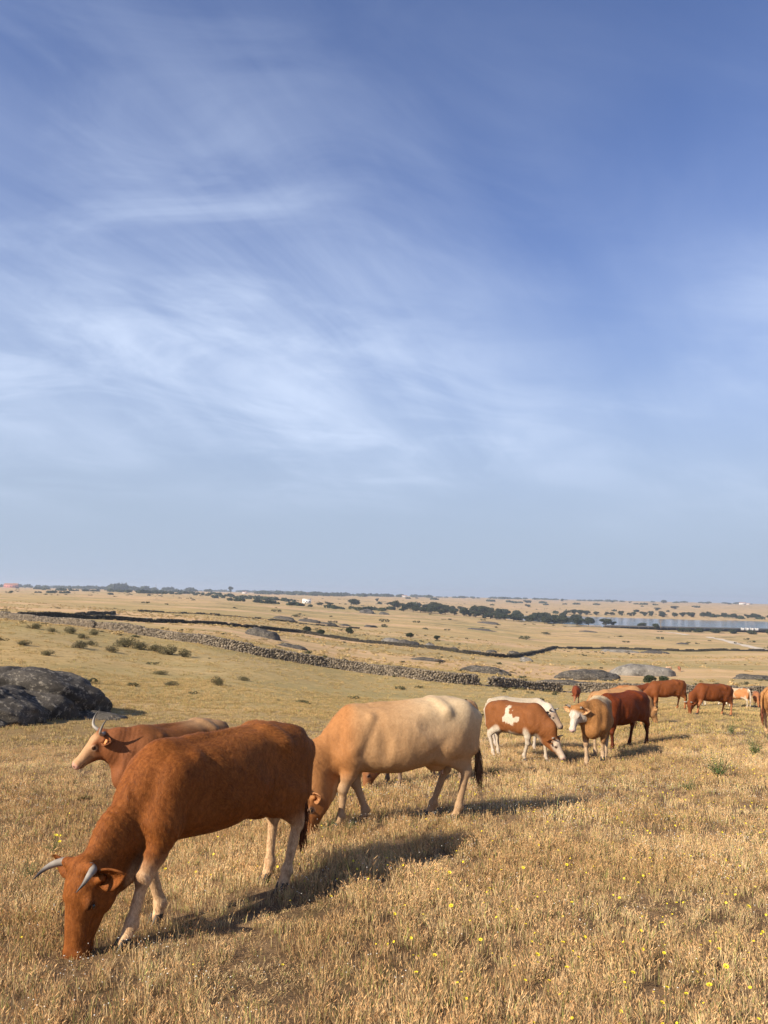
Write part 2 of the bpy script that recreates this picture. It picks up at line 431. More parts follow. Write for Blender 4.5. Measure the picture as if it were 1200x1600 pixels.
        for ax in range(3):
            o = [a for a in range(3) if a != ax]
            A = F; sa = [slice(None)] * 3; sb = [slice(None)] * 3
            sa[ax] = slice(0, -1); sb[ax] = slice(1, None)
            a, b = ins[tuple(sa)], ins[tuple(sb)]
            m = a != b
            P = np.nonzero(m)
            P = [np.array(v) for v in P]
            ok = (P[o[0]] > 0) & (P[o[1]] > 0) & (P[o[0]] < F.shape[o[0]] - 1) & (P[o[1]] < F.shape[o[1]] - 1)
            P = [v[ok] for v in P]
            flip = a[tuple(P)]
            def cell(d0, d1):
                q = [v.copy() for v in P]; q[o[0]] = q[o[0]] - d0; q[o[1]] = q[o[1]] - d1
                return idx[tuple(q)]
            f = np.stack([cell(1, 1), cell(0, 1), cell(0, 0), cell(1, 0)], 1)
            if ax == 1: f = f[:, ::-1]
            f[~flip] = f[~flip][:, ::-1]
            Q.append(f)
        return V, np.concatenate(Q)

def mesh_np(name, V, F, mat, smooth=True, color=None, alpha=1.):
    me = bpy.data.meshes.new(name)
    V = np.asarray(V, np.float32); F = np.asarray(F)
    me.vertices.add(len(V)); me.vertices.foreach_set('co', V.ravel())
    k = F.shape[1]
    me.loops.add(F.size); me.loops.foreach_set('vertex_index', F.astype(np.int32).ravel())
    me.polygons.add(len(F)); me.polygons.foreach_set('loop_start', np.arange(0, F.size, k, dtype=np.int32))
    me.update(calc_edges=True); me.validate()
    if smooth: me.polygons.foreach_set('use_smooth', np.ones(len(me.polygons), bool))
    if color is not None:
        at = me.color_attributes.new('tone', 'FLOAT_COLOR', 'POINT')
        c = np.ones((len(V), 4), np.float32); c[:, :3] = color; c[:, 3] = alpha
        at.data.foreach_set('color', c.ravel())
    if mat: me.materials.append(mat)
    return me

def tube(path, radii, n=10, flat=1.0, flat_axis=None, cap=True):
    """a swept tube with a radius at each point"""
    P = np.array(path, float); V = []; F = []
    up = np.array([0.13, .31, .94])
    for i in range(len(P)):
        t = P[min(i + 1, len(P) - 1)] - P[max(i - 1, 0)]; t /= np.linalg.norm(t) + 1e-9
        a = np.cross(t, up); a /= np.linalg.norm(a) + 1e-9; b = np.cross(t, a)
        up = -np.cross(t, a) if i == 0 else np.cross(a, t)
        for j in range(n):
            w = 2 * math.pi * j / n
            V.append(P[i] + radii[i] * (math.cos(w) * a + math.sin(w) * b))
    for i in range(len(P) - 1):
        for j in range(n):
            k = (j + 1) % n
            F.append((i * n + j, i * n + k, (i + 1) * n + k, (i + 1) * n + j))
    return np.array(V), np.array(F)

def bez(ps, n):
    """smooth curve through points"""
    ps = [np.array(p, float) for p in ps]
    ps = [2 * ps[0] - ps[1]] + ps + [2 * ps[-1] - ps[-2]]
    out = []
    seg = len(ps) - 3
    for i in range(n):
        u = i / (n - 1) * seg; k = min(int(u), seg - 1); t = u - k
        p0, p1, p2, p3 = ps[k:k + 4]
        out.append(.5 * ((2 * p1) + (-p0 + p2) * t + (2 * p0 - 5 * p1 + 4 * p2 - p3) * t * t + (-p0 + 3 * p1 - 3 * p2 + p3) * t ** 3))
    return np.array(out)

TORSO = [(-.97, 1.20, 1.04, .08), (-.93, 1.28, .94, .14), (-.84, 1.335, .84, .20), (-.68, 1.37, .76, .255), (-.50, 1.385, .70, .29),
         (-.28, 1.37, .63, .335), (0, 1.345, .59, .36), (.25, 1.335, .60, .34), (.42, 1.345, .62, .30), (.56, 1.345, .64, .26),
         (.68, 1.295, .66, .225), (.78, 1.20, .70, .17), (.85, 1.08, .80, .09)]

def head_frame(poll, f, u):
    f = np.array(f, float); f /= np.linalg.norm(f)
    u = np.array(u, float); u -= f * (u @ f); u /= np.linalg.norm(u)
    l = np.cross(u, f)                            # the cow's left
    return np.array(poll, float), f, u, l

def cow_body(pose, h):
    """returns vertices, faces and a dict of places on the animal (template metres, nose towards +x)"""
    hoof = pose['hoof']                            # name -> (dx, dy, dz) away from the square stance
    torso = [list(t) for t in TORSO]
    bony = pose.get('bony', 0)
    g = pose.get('belly', 1.0); wd = pose.get('width', 1.0)
    for t in torso:
        t[3] *= wd
        if -.75 < t[0] < .6: t[2] = t[2] - (g - 1) * .3 * math.sin((t[0] + .75) / 1.35 * math.pi)
    poll, f, u, l = head_frame(*pose['head'])
    s = pose.get('head_size', 1.0)
    H = lambda a, b, c=0.0: poll + s * (a * f + b * u + c * l)
    neck = [np.array(pose.get('neck0', (.50, 0, 1.07))), np.array(pose['neck']), H(.05, -.085)]
    lo = np.minimum(np.array([-1.12, -.46, -.12]), np.minimum(H(.55, -.1) - .2, poll - .2))
    hi = np.maximum(np.array([.95, .46, 1.5]), np.maximum(H(.55, -.1) + .2, poll + .2))
    for q in [hoof[n_] for n_ in ('fl', 'fr', 'hl', 'hr')]: lo[2] = min(lo[2], q[2] - .1)
    G = Field(lo, hi, h)
    G.torso(torso)
    # spine, hips, pins, withers
    G.cap((-.60, 0, 1.335), (.30, 0, 1.315), .045, .045, .05)
    G.cap((.20, 0, 1.295), (.58, 0, 1.275), .055, .07, .07)
    for sd in (-1, 1):
        G.cap((-.44, sd * .08, 1.32), (-.52, sd * .228 * wd, 1.245), .04, .05, .12 - .02 * bony)
        G.ell((-.93, sd * .11, 1.15), (.07, .05, .07), k=.05)
        G.ell((-.36, sd * .365 * wd, 1.15), (.16, .055, .11), k=.10, cut=True)      # the hollow before the hip
        # shoulder blade, the groove behind it, and the fold of skin before the thigh
        G.cap((.40, sd * .215 * wd, 1.22), (.60, sd * .235 * wd, .90), .050, .065, .06)
        G.ell((.27, sd * .385 * wd, .86), (.055, .06, .24), k=.09, cut=True)
        G.ell((.74, sd * .235, .98), (.05, .05, .16), k=.07, cut=True)
        G.cap((-.26, sd * .22 * wd, .77), (-.50, sd * .20, .86), .035, .065, .08)
        G.ell((-.36, sd * .33 * wd, .76), (.10, .04, .07), k=.07, cut=True)
    # neck and chest, deep and narrow
    nk = pose.get('neck_size', 1.0)
    axn = np.cross(neck[2] - neck[0], (0, 0, 1.)); axn = -axn / (np.linalg.norm(axn) + 1e-9)
    axn = np.array([axn[0], axn[1], 0]); axn /= np.linalg.norm(axn) + 1e-9
    G.cap(neck[0] + (.04, 0, -.02), neck[1], .285 * nk, .205 * nk, .10, .60, axn)
    G.cap(neck[1], neck[2] - .055 * u, .20 * nk, .140, .06, .62, axn)
    G.cap((.60, 0, .80), (.74, 0, .74), .17, .13, .08)
    # dewlap
    thr = H(.16, -.21)
    dw = bez([(.70, 0, .66), (neck[1] * .55 + np.array((.72, 0, .62)) * .45) + np.array((-.05, 0, -.16)), neck[1] * .5 + thr * .5 + (-.08, 0, -.09), thr], 7)
    for i in range(6): G.cap(dw[i], dw[i + 1], .052 - .004 * i, .048 - .004 * i, .09, .55, axn)
    # legs: joints of a square stance, slid towards each hoof
    J = {}
    for nm, sd, front in (('fl', 1, True), ('fr', -1, True), ('hl', 1, False), ('hr', -1, False)):
        o = np.array(hoof[nm], float)
        if front:
            ch = [(.52, .19, 1.02), (.54, .205, .78), (.60, .185, .45), (.575, .18, .15), (.605, .18, .055)]
            bend = hoof.get('knee_' + nm, 0)
        else:
            ch = [(-.66, .15, 1.02), (-.50, .20, .76), (-.84, .175, .53), (-.80, .165, .16), (-.765, .165, .055)]
            bend = 0
        pts = []
        for (x, y, z) in ch:
            w = np.clip(1 - z / (.98 if front else 1.0), 0, 1) ** (.85 if front else .8)
            w = min(1, w * 1.08) if z < .2 else w
            pts.append(np.array((x + o[0] * w, sd * y + o[1] * w, z + o[2] * min(1, w * 1.1))))
        if front and bend: pts[2] = pts[2] + np.array((bend, 0, .02))
        J[nm] = pts
        S, E, K, Fk, P = pts
        if front:
            G.cap(S + (.02, -sd * .02, .08), E + (.04, -sd * .01, .04), .135, .10, .07, .75)
            G.cap((.53, sd * .20, 1.10), (.66, sd * .185, .84), .10, .09, .08, .7)
            G.cap(E, K * .55 + E * .45, .105, .078, .06, .82)
            G.cap(K * .55 + E * .45, K, .079, .053, .03, .9)
            G.ell(K + (.010, 0, 0), (.058, .053, .066), k=.025)
            G.cap(K, Fk, .044, .038, .02, .9)
        else:
            G.cap((-.72, sd * .13 * wd, 1.16), (-.62, sd * .175 * wd, .86), .17, .14, .08, .72)
            G.cap((-.90, sd * .105, 1.08), (-.84, sd * .145, .80), .095, .10, .07, .75)
            G.cap((-.52, sd * .20, .86), S * .0 + E, .12, .10, .08, .75)
            a = np.array((-.72, sd * .165, .80)) + (E - np.array((-.50, sd * .20, .76))) * .8
            G.cap(a, K + (0.03, 0, .07), .125, .058, .05, .72)
            G.cap(E, K + (.03, 0, .06), .085, .05, .05, .75)
            G.cap(K + (-.055, 0, .045), a + (-.10, 0, 0), .020, .04, .045)        # the tendon down to the point of the hock
            G.ell(K + (-.01, 0, 0), (.062, .045, .068), k=.03)
            G.cap(K, Fk, .045, .036, .02, .85)
        G.ell(Fk, (.046, .046, .05), k=.03)
        G.cap(Fk, P, .038, .046, .02)
        G.ell(Fk + (-.045, 0, -.02), (.018, .026, .018), k=.02)
    # udder or sheath
    ud = pose.get('udder', .5)
    if ud: G.ell((-.46, 0, .70 - .03 * ud), (.15, .12, .12 * ud + .03), k=.06)
    # head
    G.ell(H(.10, -.085), (.135 * s, .115 * s, .108 * s), np.array([f, u, l]).T, .03)
    G.ell(H(.005, -.045), (.055 * s, .055 * s, .085 * s), np.array([f, u, l]).T, .04)
    G.cap(H(.14, -.085), H(.42, -.075), .105 * s, .064 * s, .03, .92, l)
    G.cap(H(.155, -.190), H(.39, -.120), .090 * s, .048 * s, .04, .78, l)
    G.ell(H(.455, -.078), (.062 * s, .066 * s, .074 * s), np.array([f, u, l]).T, .03)
    G.ell(H(.42, -.135), (.055 * s, .030 * s, .046 * s), np.array([f, u, l]).T, .02)
    for sd in (-1, 1):
        G.ell(H(.155, -.165, sd * .062), (.11 * s, .085 * s, .035 * s), np.array([f, u, l]).T, .04)
        G.ell(H(.165, -.045, sd * .092), (.045 * s, .028 * s, .026 * s), np.array([f, u, l]).T, .025)      # brow
        G.ell(H(.19, -.066, sd * .116), (.026 * s, .019 * s, .018 * s), np.array([f, u, l]).T, .012, cut=True)
        G.ell(H(.505, -.055, sd * .040), (.020 * s, .017 * s, .014 * s), np.array([f, u, l]).T, .010, cut=True)
        G.cap(H(.00, -.03, sd * .06), H(-.01, -.02, sd * .10), .036 * s, .028 * s, .02)                       # horn base
        G.cap(H(.06, -.08, sd * .09), H(.045, -.075, sd * .135), .034 * s, .024 * s, .03)                     # ear root
    G.cap(H(.49, -.128, .0), H(.40, -.125, .0), .004, .004, .012, 10, l, cut=True) if h < .016 else None
    V, Q = G.surface()
    return V, Q, dict(H=H, poll=poll, f=f, u=u, l=l, s=s, J=J, neck=neck, axn=axn)

def relax(V, Q, it=1, lam=.5):
    for _ in range(it):
        A = np.zeros_like(V); n = np.zeros(len(V))
        for k in range(4):
            np.add.at(A, Q[:, k], V[Q[:, (k + 1) % 4]]); np.add.at(n, Q[:, k], 1)
            np.add.at(A, Q[:, k], V[Q[:, (k - 1) % 4]]); np.add.at(n, Q[:, k], 1)
        V = V + lam * (A / n[:, None] - V)
    return V

def normals(V, Q):
    n = np.cross(V[Q[:, 2]] - V[Q[:, 0]], V[Q[:, 3]] - V[Q[:, 1]])
    N = np.zeros_like(V)
    for k in range(4): np.add.at(N, Q[:, k], n)
    return N / (np.linalg.norm(N, axis=1)[:, None] + 1e-12)

def n3(P, sc, seed=0, o=3):
    return (fbm(P[:, 0] * sc + P[:, 1] * sc * .4, P[:, 2] * sc + P[:, 1] * sc * .8, o, seed) + fbm(P[:, 1] * sc + 9, P[:, 0] * sc - P[:, 2] * sc * .5 + 3, o, seed + 7)) / 2

def mix3(c, d, w):
    return c * (1 - w[:, None]) + np.array(d)[None, :] * w[:, None]

def coat_tone(V, I, spec):
    """base colour of the hair at each point (markings that belong to the animal)"""
    P = V
    c = np.tile(np.array(spec['coat'], float), (len(P), 1))
    z, x = P[:, 2], P[:, 0]
    nz = n3(P, 3.0, spec.get('seed', 1)); nf = n3(P, 9.0, spec.get('seed', 1) + 3)
    if 'back' in spec: c = mix3(c, spec['back'], sstep(z + .25 * (nz - .5), *spec.get('back_z', (1.0, 1.35))) * sstep(x + .5 * (nz - .5), *spec.get('back_x', (.6, -.2))))
    if 'neck_c' in spec: c = mix3(c, spec['neck_c'], sstep(x + .3 * (nz - .5), .45, .75))
    if 'belly_c' in spec: c = mix3(c, spec['belly_c'], sstep(z + .1 * (nz - .5), .80, .60) * sstep(x, .7, .4))
    hd = P - I['poll']; s = I['s']
    a, b, l = hd @ I['f'] / s, hd @ I['u'] / s, hd @ I['l'] / s
    onhead = (a > -.06) & (b > -.26) & (b < .1) & (np.abs(l) < .2) & (a < .62)
    hm = np.where(onhead, sstep(a, -.04, .03), 0)
    legz = sstep(z + .12 * (nz - .5), spec.get('leg_z', .62) + .10, spec.get('leg_z', .62) - .12) * np.where(onhead, 0, 1)
    inleg = np.zeros(len(P))
    for nm, pts in I['J'].items():
        q = np.array(pts)
        for i in range(1, 4):
            A, B = q[i], q[i + 1]; ab = B - A
            t = np.clip(((P - A) @ ab) / (ab @ ab), 0, 1)
            inleg = np.maximum(inleg, sstep(np.linalg.norm(P - A - t[:, None] * ab, axis=1), *((.135, .095) if i == 1 else (.13, .10))))
    foot = np.zeros(len(P))
    for nm, pts in I['J'].items(): foot = np.maximum(foot, sstep(np.linalg.norm(P - pts[4] - (.02, 0, 0), axis=1), .12, .08))
    legz = np.maximum(legz * inleg, foot); hm = hm * (1 - foot)
    if 'legs' in spec: c = mix3(c, spec['legs'], legz)
    if 'patch' in spec:
        for (col, fn) in spec['patch']: c = mix3(c, col, np.clip(fn(P, nz, nf, legz), 0, 1) * (1 - hm))
    if 'face' in spec:
        fw = spec.get('face_w', .075)
        c = mix3(c, spec['face'], hm * sstep(np.abs(l) + .03 * (nz - .5), fw + .02, fw - .02) * sstep(b, -.20, -.10) * sstep(a, .0, .10) if not spec.get('face_all') else hm * sstep(a + .1 * (nz - .5), .04, .12))
    if 'face_fade' in spec: c = mix3(c, spec['face_fade'], hm * sstep(a + .1 * (nf - .5), .30, .46) * .8)
    # pale ring round the eye, bare nose, dark lips
    for sd in (-1, 1):
        e = I['H'](.19, -.060, sd * .105)
        de = np.linalg.norm(P - e, axis=1) / s
        c = mix3(c, spec.get('eye_ring', np.array(spec['coat']) * .6 + .1), sstep(de, .052, .034) * .7)
        c = mix3(c, (.03, .015, .01), sstep(de, .030, .022))
        nn = np.linalg.norm(P - I['H'](.505, -.055, sd * .040), axis=1) / s
        c = mix3(c, spec.get('nose', (.45, .24, .17)), hm * sstep(a, .452, .475) * .6)
        c = mix3(c, (.02, .01, .01), sstep(nn, .022, .013))
    mouth = np.where(onhead, sstep(np.abs(b + .122 - .02 * (a - .4)), .010, .003) * sstep(a, .37, .40), 0)
    c = mix3(c, (.04, .02, .015), mouth * .8)
    c = c * (.91 + .18 * nf[:, None]) * (.88 + .24 * nz[:, None])
    for nm in ('fl', 'fr'):
        k = I['J'][nm][2]
        c = mix3(c, np.array(spec['coat']) * .45, sstep(np.linalg.norm(P - k - (.045, 0, -.01), axis=1), .06, .03) * .6 * spec.get('knee', 1))
    return c

def part(name, me, parent, loc=(0, 0, 0)):
    o = bpy.data.objects.new(name, me); COL.objects.link(o); o.parent = parent; o.location = loc
    return o

def make_cow(spec, pose, loc, heading, scale, h):
    """heading: degrees anticlockwise from +X that the nose points to"""
    rng = np.random.default_rng(spec.get('seed', 1) + 100)
    root = bpy.data.objects.new(spec.get('name', 'cow'), None); COL.objects.link(root)
    root.empty_display_size = .2
    z0 = float(ground(loc[0], loc[1])) - .015
    root.location = (loc[0], loc[1], z0); root.rotation_euler = (0, 0, math.radians(heading)); root.scale = (scale,) * 3
    root['label'] = spec['label']; root['category'] = spec.get('category', 'cow'); root['group'] = 'cattle grazing on the dry slope'
    ca, sa = math.cos(math.radians(heading)), math.sin(math.radians(heading))
    pose = dict(pose); hf = dict(pose['hoof'])
    base = dict(fl=(.605, .18), fr=(.605, -.18), hl=(-.765, .165), hr=(-.765, -.165))
    gs = []
    for bx in (.6, -.77): gs.append(float(ground(loc[0] + ca * bx * scale, loc[1] + sa * bx * scale)))
    pit = (gs[0] - gs[1]) / (1.37 * scale) * .8 + math.radians(spec.get('pitch', 0))
    root.rotation_euler = (0, -pit, math.radians(heading))
    for k, (bx, by) in base.items():
        o = hf.get(k, (0, 0, 0)); lift = o[2] if len(o) > 2 else 0
        X, Y = (bx + o[0]) * scale, (by + o[1]) * scale
        gz = float(ground(loc[0] + ca * X - sa * Y, loc[1] + sa * X + ca * Y))
        hf[k] = (o[0], o[1], lift + (gz - .01 - z0) / scale - (bx + o[0]) * pit)
    pose['hoof'] = hf
    V, Q, I = cow_body(pose, h)
    V = relax(V, Q, 1, .4)
    N = normals(V, Q)
    near = h < .02
    # folds of skin on the neck, ribs faintly under the coat, small unevenness of the flank
    nv = I['neck']
    ax = nv[2] - nv[0]; Ln = np.linalg.norm(ax); t = ((V - nv[0]) @ ax) / Ln ** 2
    w = sstep(t, .18, .35) * sstep(t, .92, .7) * (np.linalg.norm(V - nv[0] - t[:, None] * ax, axis=1) < .34)
    q = (t * Ln + .05 * n3(V, 4, 5)) * 2 * math.pi / .055
    if near: V = V + N * (w * spec.get('folds', .0022) * np.sin(q) * (.3 + n3(V, 3, 8)))[:, None]
    rib = sstep(V[:, 0], -.28, -.1) * sstep(V[:, 0], .45, .25) * sstep(V[:, 2], .7, .85) * sstep(V[:, 2], 1.3, 1.1)
    V = V + N * (rib * spec.get('ribs', .004) * .45 * np.sin((V[:, 0] + .25 * (V[:, 2] - 1)) * 2 * math.pi / .115))[:, None]
    V = V + N * ((n3(V, 6, 3) - .5) * .020)[:, None]
    tone = coat_tone(V, I, spec)
    me = mesh_np('body', V, Q, M['coat'], True, tone, spec.get('shag', .0))
    body = part('body', me, root)
    if spec.get('hair'):
        # short hair lying along the coat, whorled on the flank
        n = spec['hair']; A = np.linalg.norm(np.cross(V[Q[:, 1]] - V[Q[:, 0]], V[Q[:, 2]] - V[Q[:, 0]]), axis=1); fi = rng.choice(len(Q), n, p=A / A.sum())
        a, b = rng.uniform(0, 1, (2, n, 1)); q = Q[fi]
        Pp = (V[q[:, 0]] * (1 - a) + V[q[:, 1]] * a) * (1 - b) + (V[q[:, 3]] * (1 - a) + V[q[:, 2]] * a) * b
        Nn = normals(V, Q)[q[:, 0]]; tn = tone[q[:, 0]]
        onh = np.linalg.norm(Pp - I['H'](.25, -.1), axis=1) < .30
        sw = sstep(Pp[:, 2], .75, .95) * sstep(Pp[:, 0], .35, .1) * spec.get('shag', 0)
        cu = np.stack([n3(Pp, 4.5, 31) - .5, n3(Pp, 4.5, 37) - .5, n3(Pp, 4.5, 41) - .5], 1) * (1.0 + 7.0 * sw[:, None])
        D = np.array((-.55, 0, -.8)) + cu + rng.normal(0, .16, (n, 3)); D -= Nn * (D * Nn).sum(1)[:, None]; D /= np.linalg.norm(D, axis=1)[:, None]
        Ln = (rng.uniform(.014, .026, n) * np.where(onh, .5, 1) * (1 + .9 * sw))[:, None]; X = np.cross(D, Nn) * spec.get('hair_w', .0013)
        tip = Pp + D * Ln + Nn * Ln * rng.uniform(.08, .34, (n, 1))
        hv = np.stack([Pp - X - Nn * .001, Pp + X - Nn * .001, tip], 1).reshape(-1, 3)
        hr = spec.get('hair_range', (.55, 1.55)); k = rng.uniform(hr[0], hr[1], (n, 1)); hc = tn * k * np.where(k > 1.2, np.array([[1.05, 1.2, 1.25]]), 1)
        hm_ = part('coat_hair', mesh_np('coat_hair', hv, np.arange(n * 3).reshape(-1, 3), M['coat_hair'], False, np.repeat(hc, 3, 0)), root); hm_['kind'] = 'stuff'
    # ears
    H, f, u, l = I['H'], I['f'], I['u'], I['l']; s = I['s']
    for sd in (1, -1):
        L_, W_ = .175 * s, .054 * s
        base_p = H(.050, -.080, sd * .125)
        dirn = l * sd + f * (-.10 if sd > 0 else -.08) + u * spec.get('ear_up', -.10); dirn /= np.linalg.norm(dirn)
        wv = f * .82 + u * -.25; wv -= dirn * (wv @ dirn); wv /= np.linalg.norm(wv)
        nv2 = np.cross(dirn, wv)
        if nv2 @ f < 0 and False: nv2 = -nv2
        nv2 = nv2 * (1 if nv2 @ u > 0 else -1)
        vs = []; fs = []; tn = []
        nu, nw = 9, 9
        for i in range(nu):
            tt = i / (nu - 1)
            w_ = W_ * (math.sin(math.pi * min(1, tt * .86 + .14)) ** .75) * (1.0 if i < nu - 1 else .1) * .95 + .012 * s * (1 - tt)
            for j in range(nw):
                v = (j / (nw - 1) - .5) * 2
                cup = (v * v - .55) * w_ * .75
                vs.append(base_p + dirn * L_ * (tt - .05) + wv * w_ * v + nv2 * cup - f * .03 * tt * tt * s)
                edge = abs(v) ** 3
                tn.append(np.array(spec['coat']) * (.75 + .3 * (1 - edge)) if 'ear' not in spec else np.array(spec['ear']))
        for i in range(nu - 1):
            for j in range(nw - 1):
                fs.append((i * nw + j, i * nw + j + 1, (i + 1) * nw + j + 1, (i + 1) * nw + j))
        mee = mesh_np('ear', vs, fs, M['coat'], True, np.array(tn))
        oe = part('ear', mee, root)
        so = oe.modifiers.new('thick', 'SOLIDIFY'); so.thickness = .011 * s; so.offset = -1
        if near:
            hv, hfc, ht = [], [], []
            for _ in range(260):
                i = rng.integers(0, nu); j = rng.integers(0, nw)
                p = vs[i * nw + j] + rng.normal(0, .006, 3)
                d = dirn * .8 + wv * rng.normal(0, .4) + nv2 * abs(rng.normal(0, .5)); d = d / np.linalg.norm(d) * rng.uniform(.015, .035) * s
                k = len(hv); sw = wv * .0012
                hv += [p - sw, p + sw, p + d]; hfc.append((k, k + 1, k + 2)); ht += [tn[0] * rng.uniform(.6, 1.3)] * 3
            mh = mesh_np('ear_hair', hv, hfc, M['coat'], False, np.array(ht)); oh = part('ear_hair', mh, oe); oh['kind'] = 'stuff'
        if spec.get('tag') and sd > 0:
            p = base_p + dirn * L_ * .50 + nv2 * .010 - wv * .0
            a, b = dirn * .026, wv * .030
            tv = [p - a - b, p + a - b, p + a + b, p - a + b]
            tv = tv + [q_ + nv2 * .004 for q_ in tv]
            tf = [(0, 1, 2, 3), (7, 6, 5, 4), (0, 4, 5, 1), (1, 5, 6, 2), (2, 6, 7, 3), (3, 7, 4, 0)]
            part('ear_tag', mesh_np('ear_tag', np.array(tv), tf, M['ear_tag'], False), root)
    # horns
    for i, sd in enumerate((1, -1)):
        hs = spec.get('horns')
        if not hs: break
        pts = hs[i] if isinstance(hs, tuple) else hs
        if pts is None: continue
        ps = bez([H(a, b, sd * c) for (a, b, c) in pts], 18)
        r = [spec.get('horn_r', .028) * s * (1 - (k / 17.) ** 1.6 * .93) * (1.10 if k < 2 else 1 + .03 * (k % 2) * (k < 8)) for k in range(18)]
        v, fq = tube(ps, r, 12)
        tt = np.repeat(np.arange(18) / 17., 12)
        ht = mix3(np.tile((.13, .11, .09), (len(v), 1)), (.29, .25, .20), sstep(tt, .08, .40)); ht = mix3(ht, (.045, .038, .034), sstep(tt, .50, .85))
        ht = ht * (.85 + .3 * vnoise(tt * 40, tt * 0 + sd, 3))[:, None]
        part('horn', mesh_np('horn', v, fq, M['horn'], True, ht), root)
    # eyes
    for sd in (1, -1):
        e = H(.19, -.064, sd * .0955)
        v, fq = tube([e + l * sd * .017 * s * math.cos(k) for k in np.linspace(math.pi, 0, 9)], [max(.0005, .017 * s * math.sin(k)) for k in np.linspace(0, math.pi, 9)], 12)
        eo = part('eye', mesh_np('eye', v, fq, M['eye'], True), root)
        if near:      # upper lid with lashes
            lp = bez([e + f * a * s + u * b * s + l * sd * c * s for (a, b, c) in ((-.024, -.002, .006), (-.012, .012, .013), (.006, .014, .014), (.024, .001, .006))], 9)
            v, fq = tube(lp, [.002, .003, .004, .004, .004, .004, .004, .003, .002], 6)
            part('eyelid', mesh_np('eyelid', v, fq, M['coat'], True, np.tile(np.array(spec['coat']) * .7, (len(v), 1))), eo)
    # hooves: two claws each
    for nm in ('fl', 'fr', 'hl', 'hr'):
        Fk, P = I['J'][nm][3], I['J'][nm][4]
        vs, fs = [], []
        for c in (-1, 1):
            o = len(vs); ring = 10
            tl = P[2] + .030 ; bt = P[2] - .055
            for k, (zz, sx, sy, fx) in enumerate(((tl, .036, .020, -.004), (tl - .02, .044, .024, .0), (bt + .01, .058, .027, .016), (bt, .058, .027, .018), (bt, .01, .01, .018))):
                for j in range(ring):
                    a = 2 * math.pi * j / ring
                    xx = math.cos(a) * sx * (1.15 if math.cos(a) > 0 else .8)
                    vs.append((P[0] + fx + xx, P[1] + c * .025 + math.sin(a) * sy * (1 - .35 * max(0, math.cos(a))), zz))
            for k in range(4):
                for j in range(ring):
                    n = (j + 1) % ring
                    fs.append((o + k * ring + j, o + k * ring + n, o + (k + 1) * ring + n, o + (k + 1) * ring + j))
        part('hoof', mesh_np('hoof', vs, fs, M['hoof'], True), root)
    # tail with its switch of long hair
    tp = spec.get('tail') or [(-.86, 0, 1.285), (-.96, 0, 1.25), (-1.0, .0, 1.08), (-.99, .01, .82), (-.99, .02, .62)]
    ps = bez(tp, 16)
    v, fq = tube(ps, [.040 * (1 - k / 15.) + .014 for k in range(16)], 8)
    tc = np.array(spec.get('tail_c', spec['coat']))
    to = part('tail', mesh_np('tail', v, fq, M['coat'], True, np.tile(tc, (len(v), 1))), root)
    hv, hfc, ht = [], [], []
    nh = spec.get('switch_n', 260 if near else 90); dn = ps[-1] - ps[-3]; dn /= np.linalg.norm(dn)
    sw_len = spec.get('switch', .34); sc_ = np.array(spec.get('switch_c', tc * .4))
    for _ in range(nh):
        p = ps[rng.integers(11, 16)] + rng.normal(0, .010, 3)
        a1 = rng.uniform(0, 6.28); r1 = rng.uniform(.0, .045); ln = sw_len * rng.uniform(.5, 1)
        side = np.array((math.cos(a1), math.sin(a1), 0.)) ; off = side * r1
        wv = np.array((-side[1], side[0], 0)) * (.004 if near else .009)
        q1 = p + off * .9 + dn * ln * .35; q2 = p + off * 1.2 + dn * ln * .7 + rng.normal(0, .008, 3); q3 = p + off * .6 + dn * ln + rng.normal(0, .015, 3)
        k = len(hv)
        hv += [p - wv, p + wv, q1 + wv, q1 - wv, q2 + wv * .8, q2 - wv * .8, q3, q3 + wv * .1]
        hfc += [(k, k + 1, k + 2, k + 3), (k + 3, k + 2, k + 4, k + 5), (k + 5, k + 4, k + 7, k + 6)]
        ht += [sc_ * rng.uniform(.6, 1.5)] * 8
    os_ = part('tail_switch', mesh_np('tail_switch', hv, hfc, M['coat'], True, np.array(ht)), to)
    os_['kind'] = 'stuff'
    if spec.get('teats', near):
        for (tx, ty) in ((-.42, .05), (-.42, -.05), (-.52, .045), (-.52, -.045)):
            b0 = .70 - .03 * pose.get('udder', .5) - (.12 * pose.get('udder', .5) + .03) * .8
            if pose.get('udder', .5) < .6: break
            v, fq = tube([(tx, ty, b0 + .02), (tx, ty, b0 - .02), (tx, ty, b0 - .05), (tx, ty, b0 - .055)], [.016, .014, .011, .003], 8)
            part('teat', mesh_np('teat', v, fq, M['coat'], True, np.tile((.42, .26, .18), (len(v), 1))), root)
    return root, (V, N, tone, I)
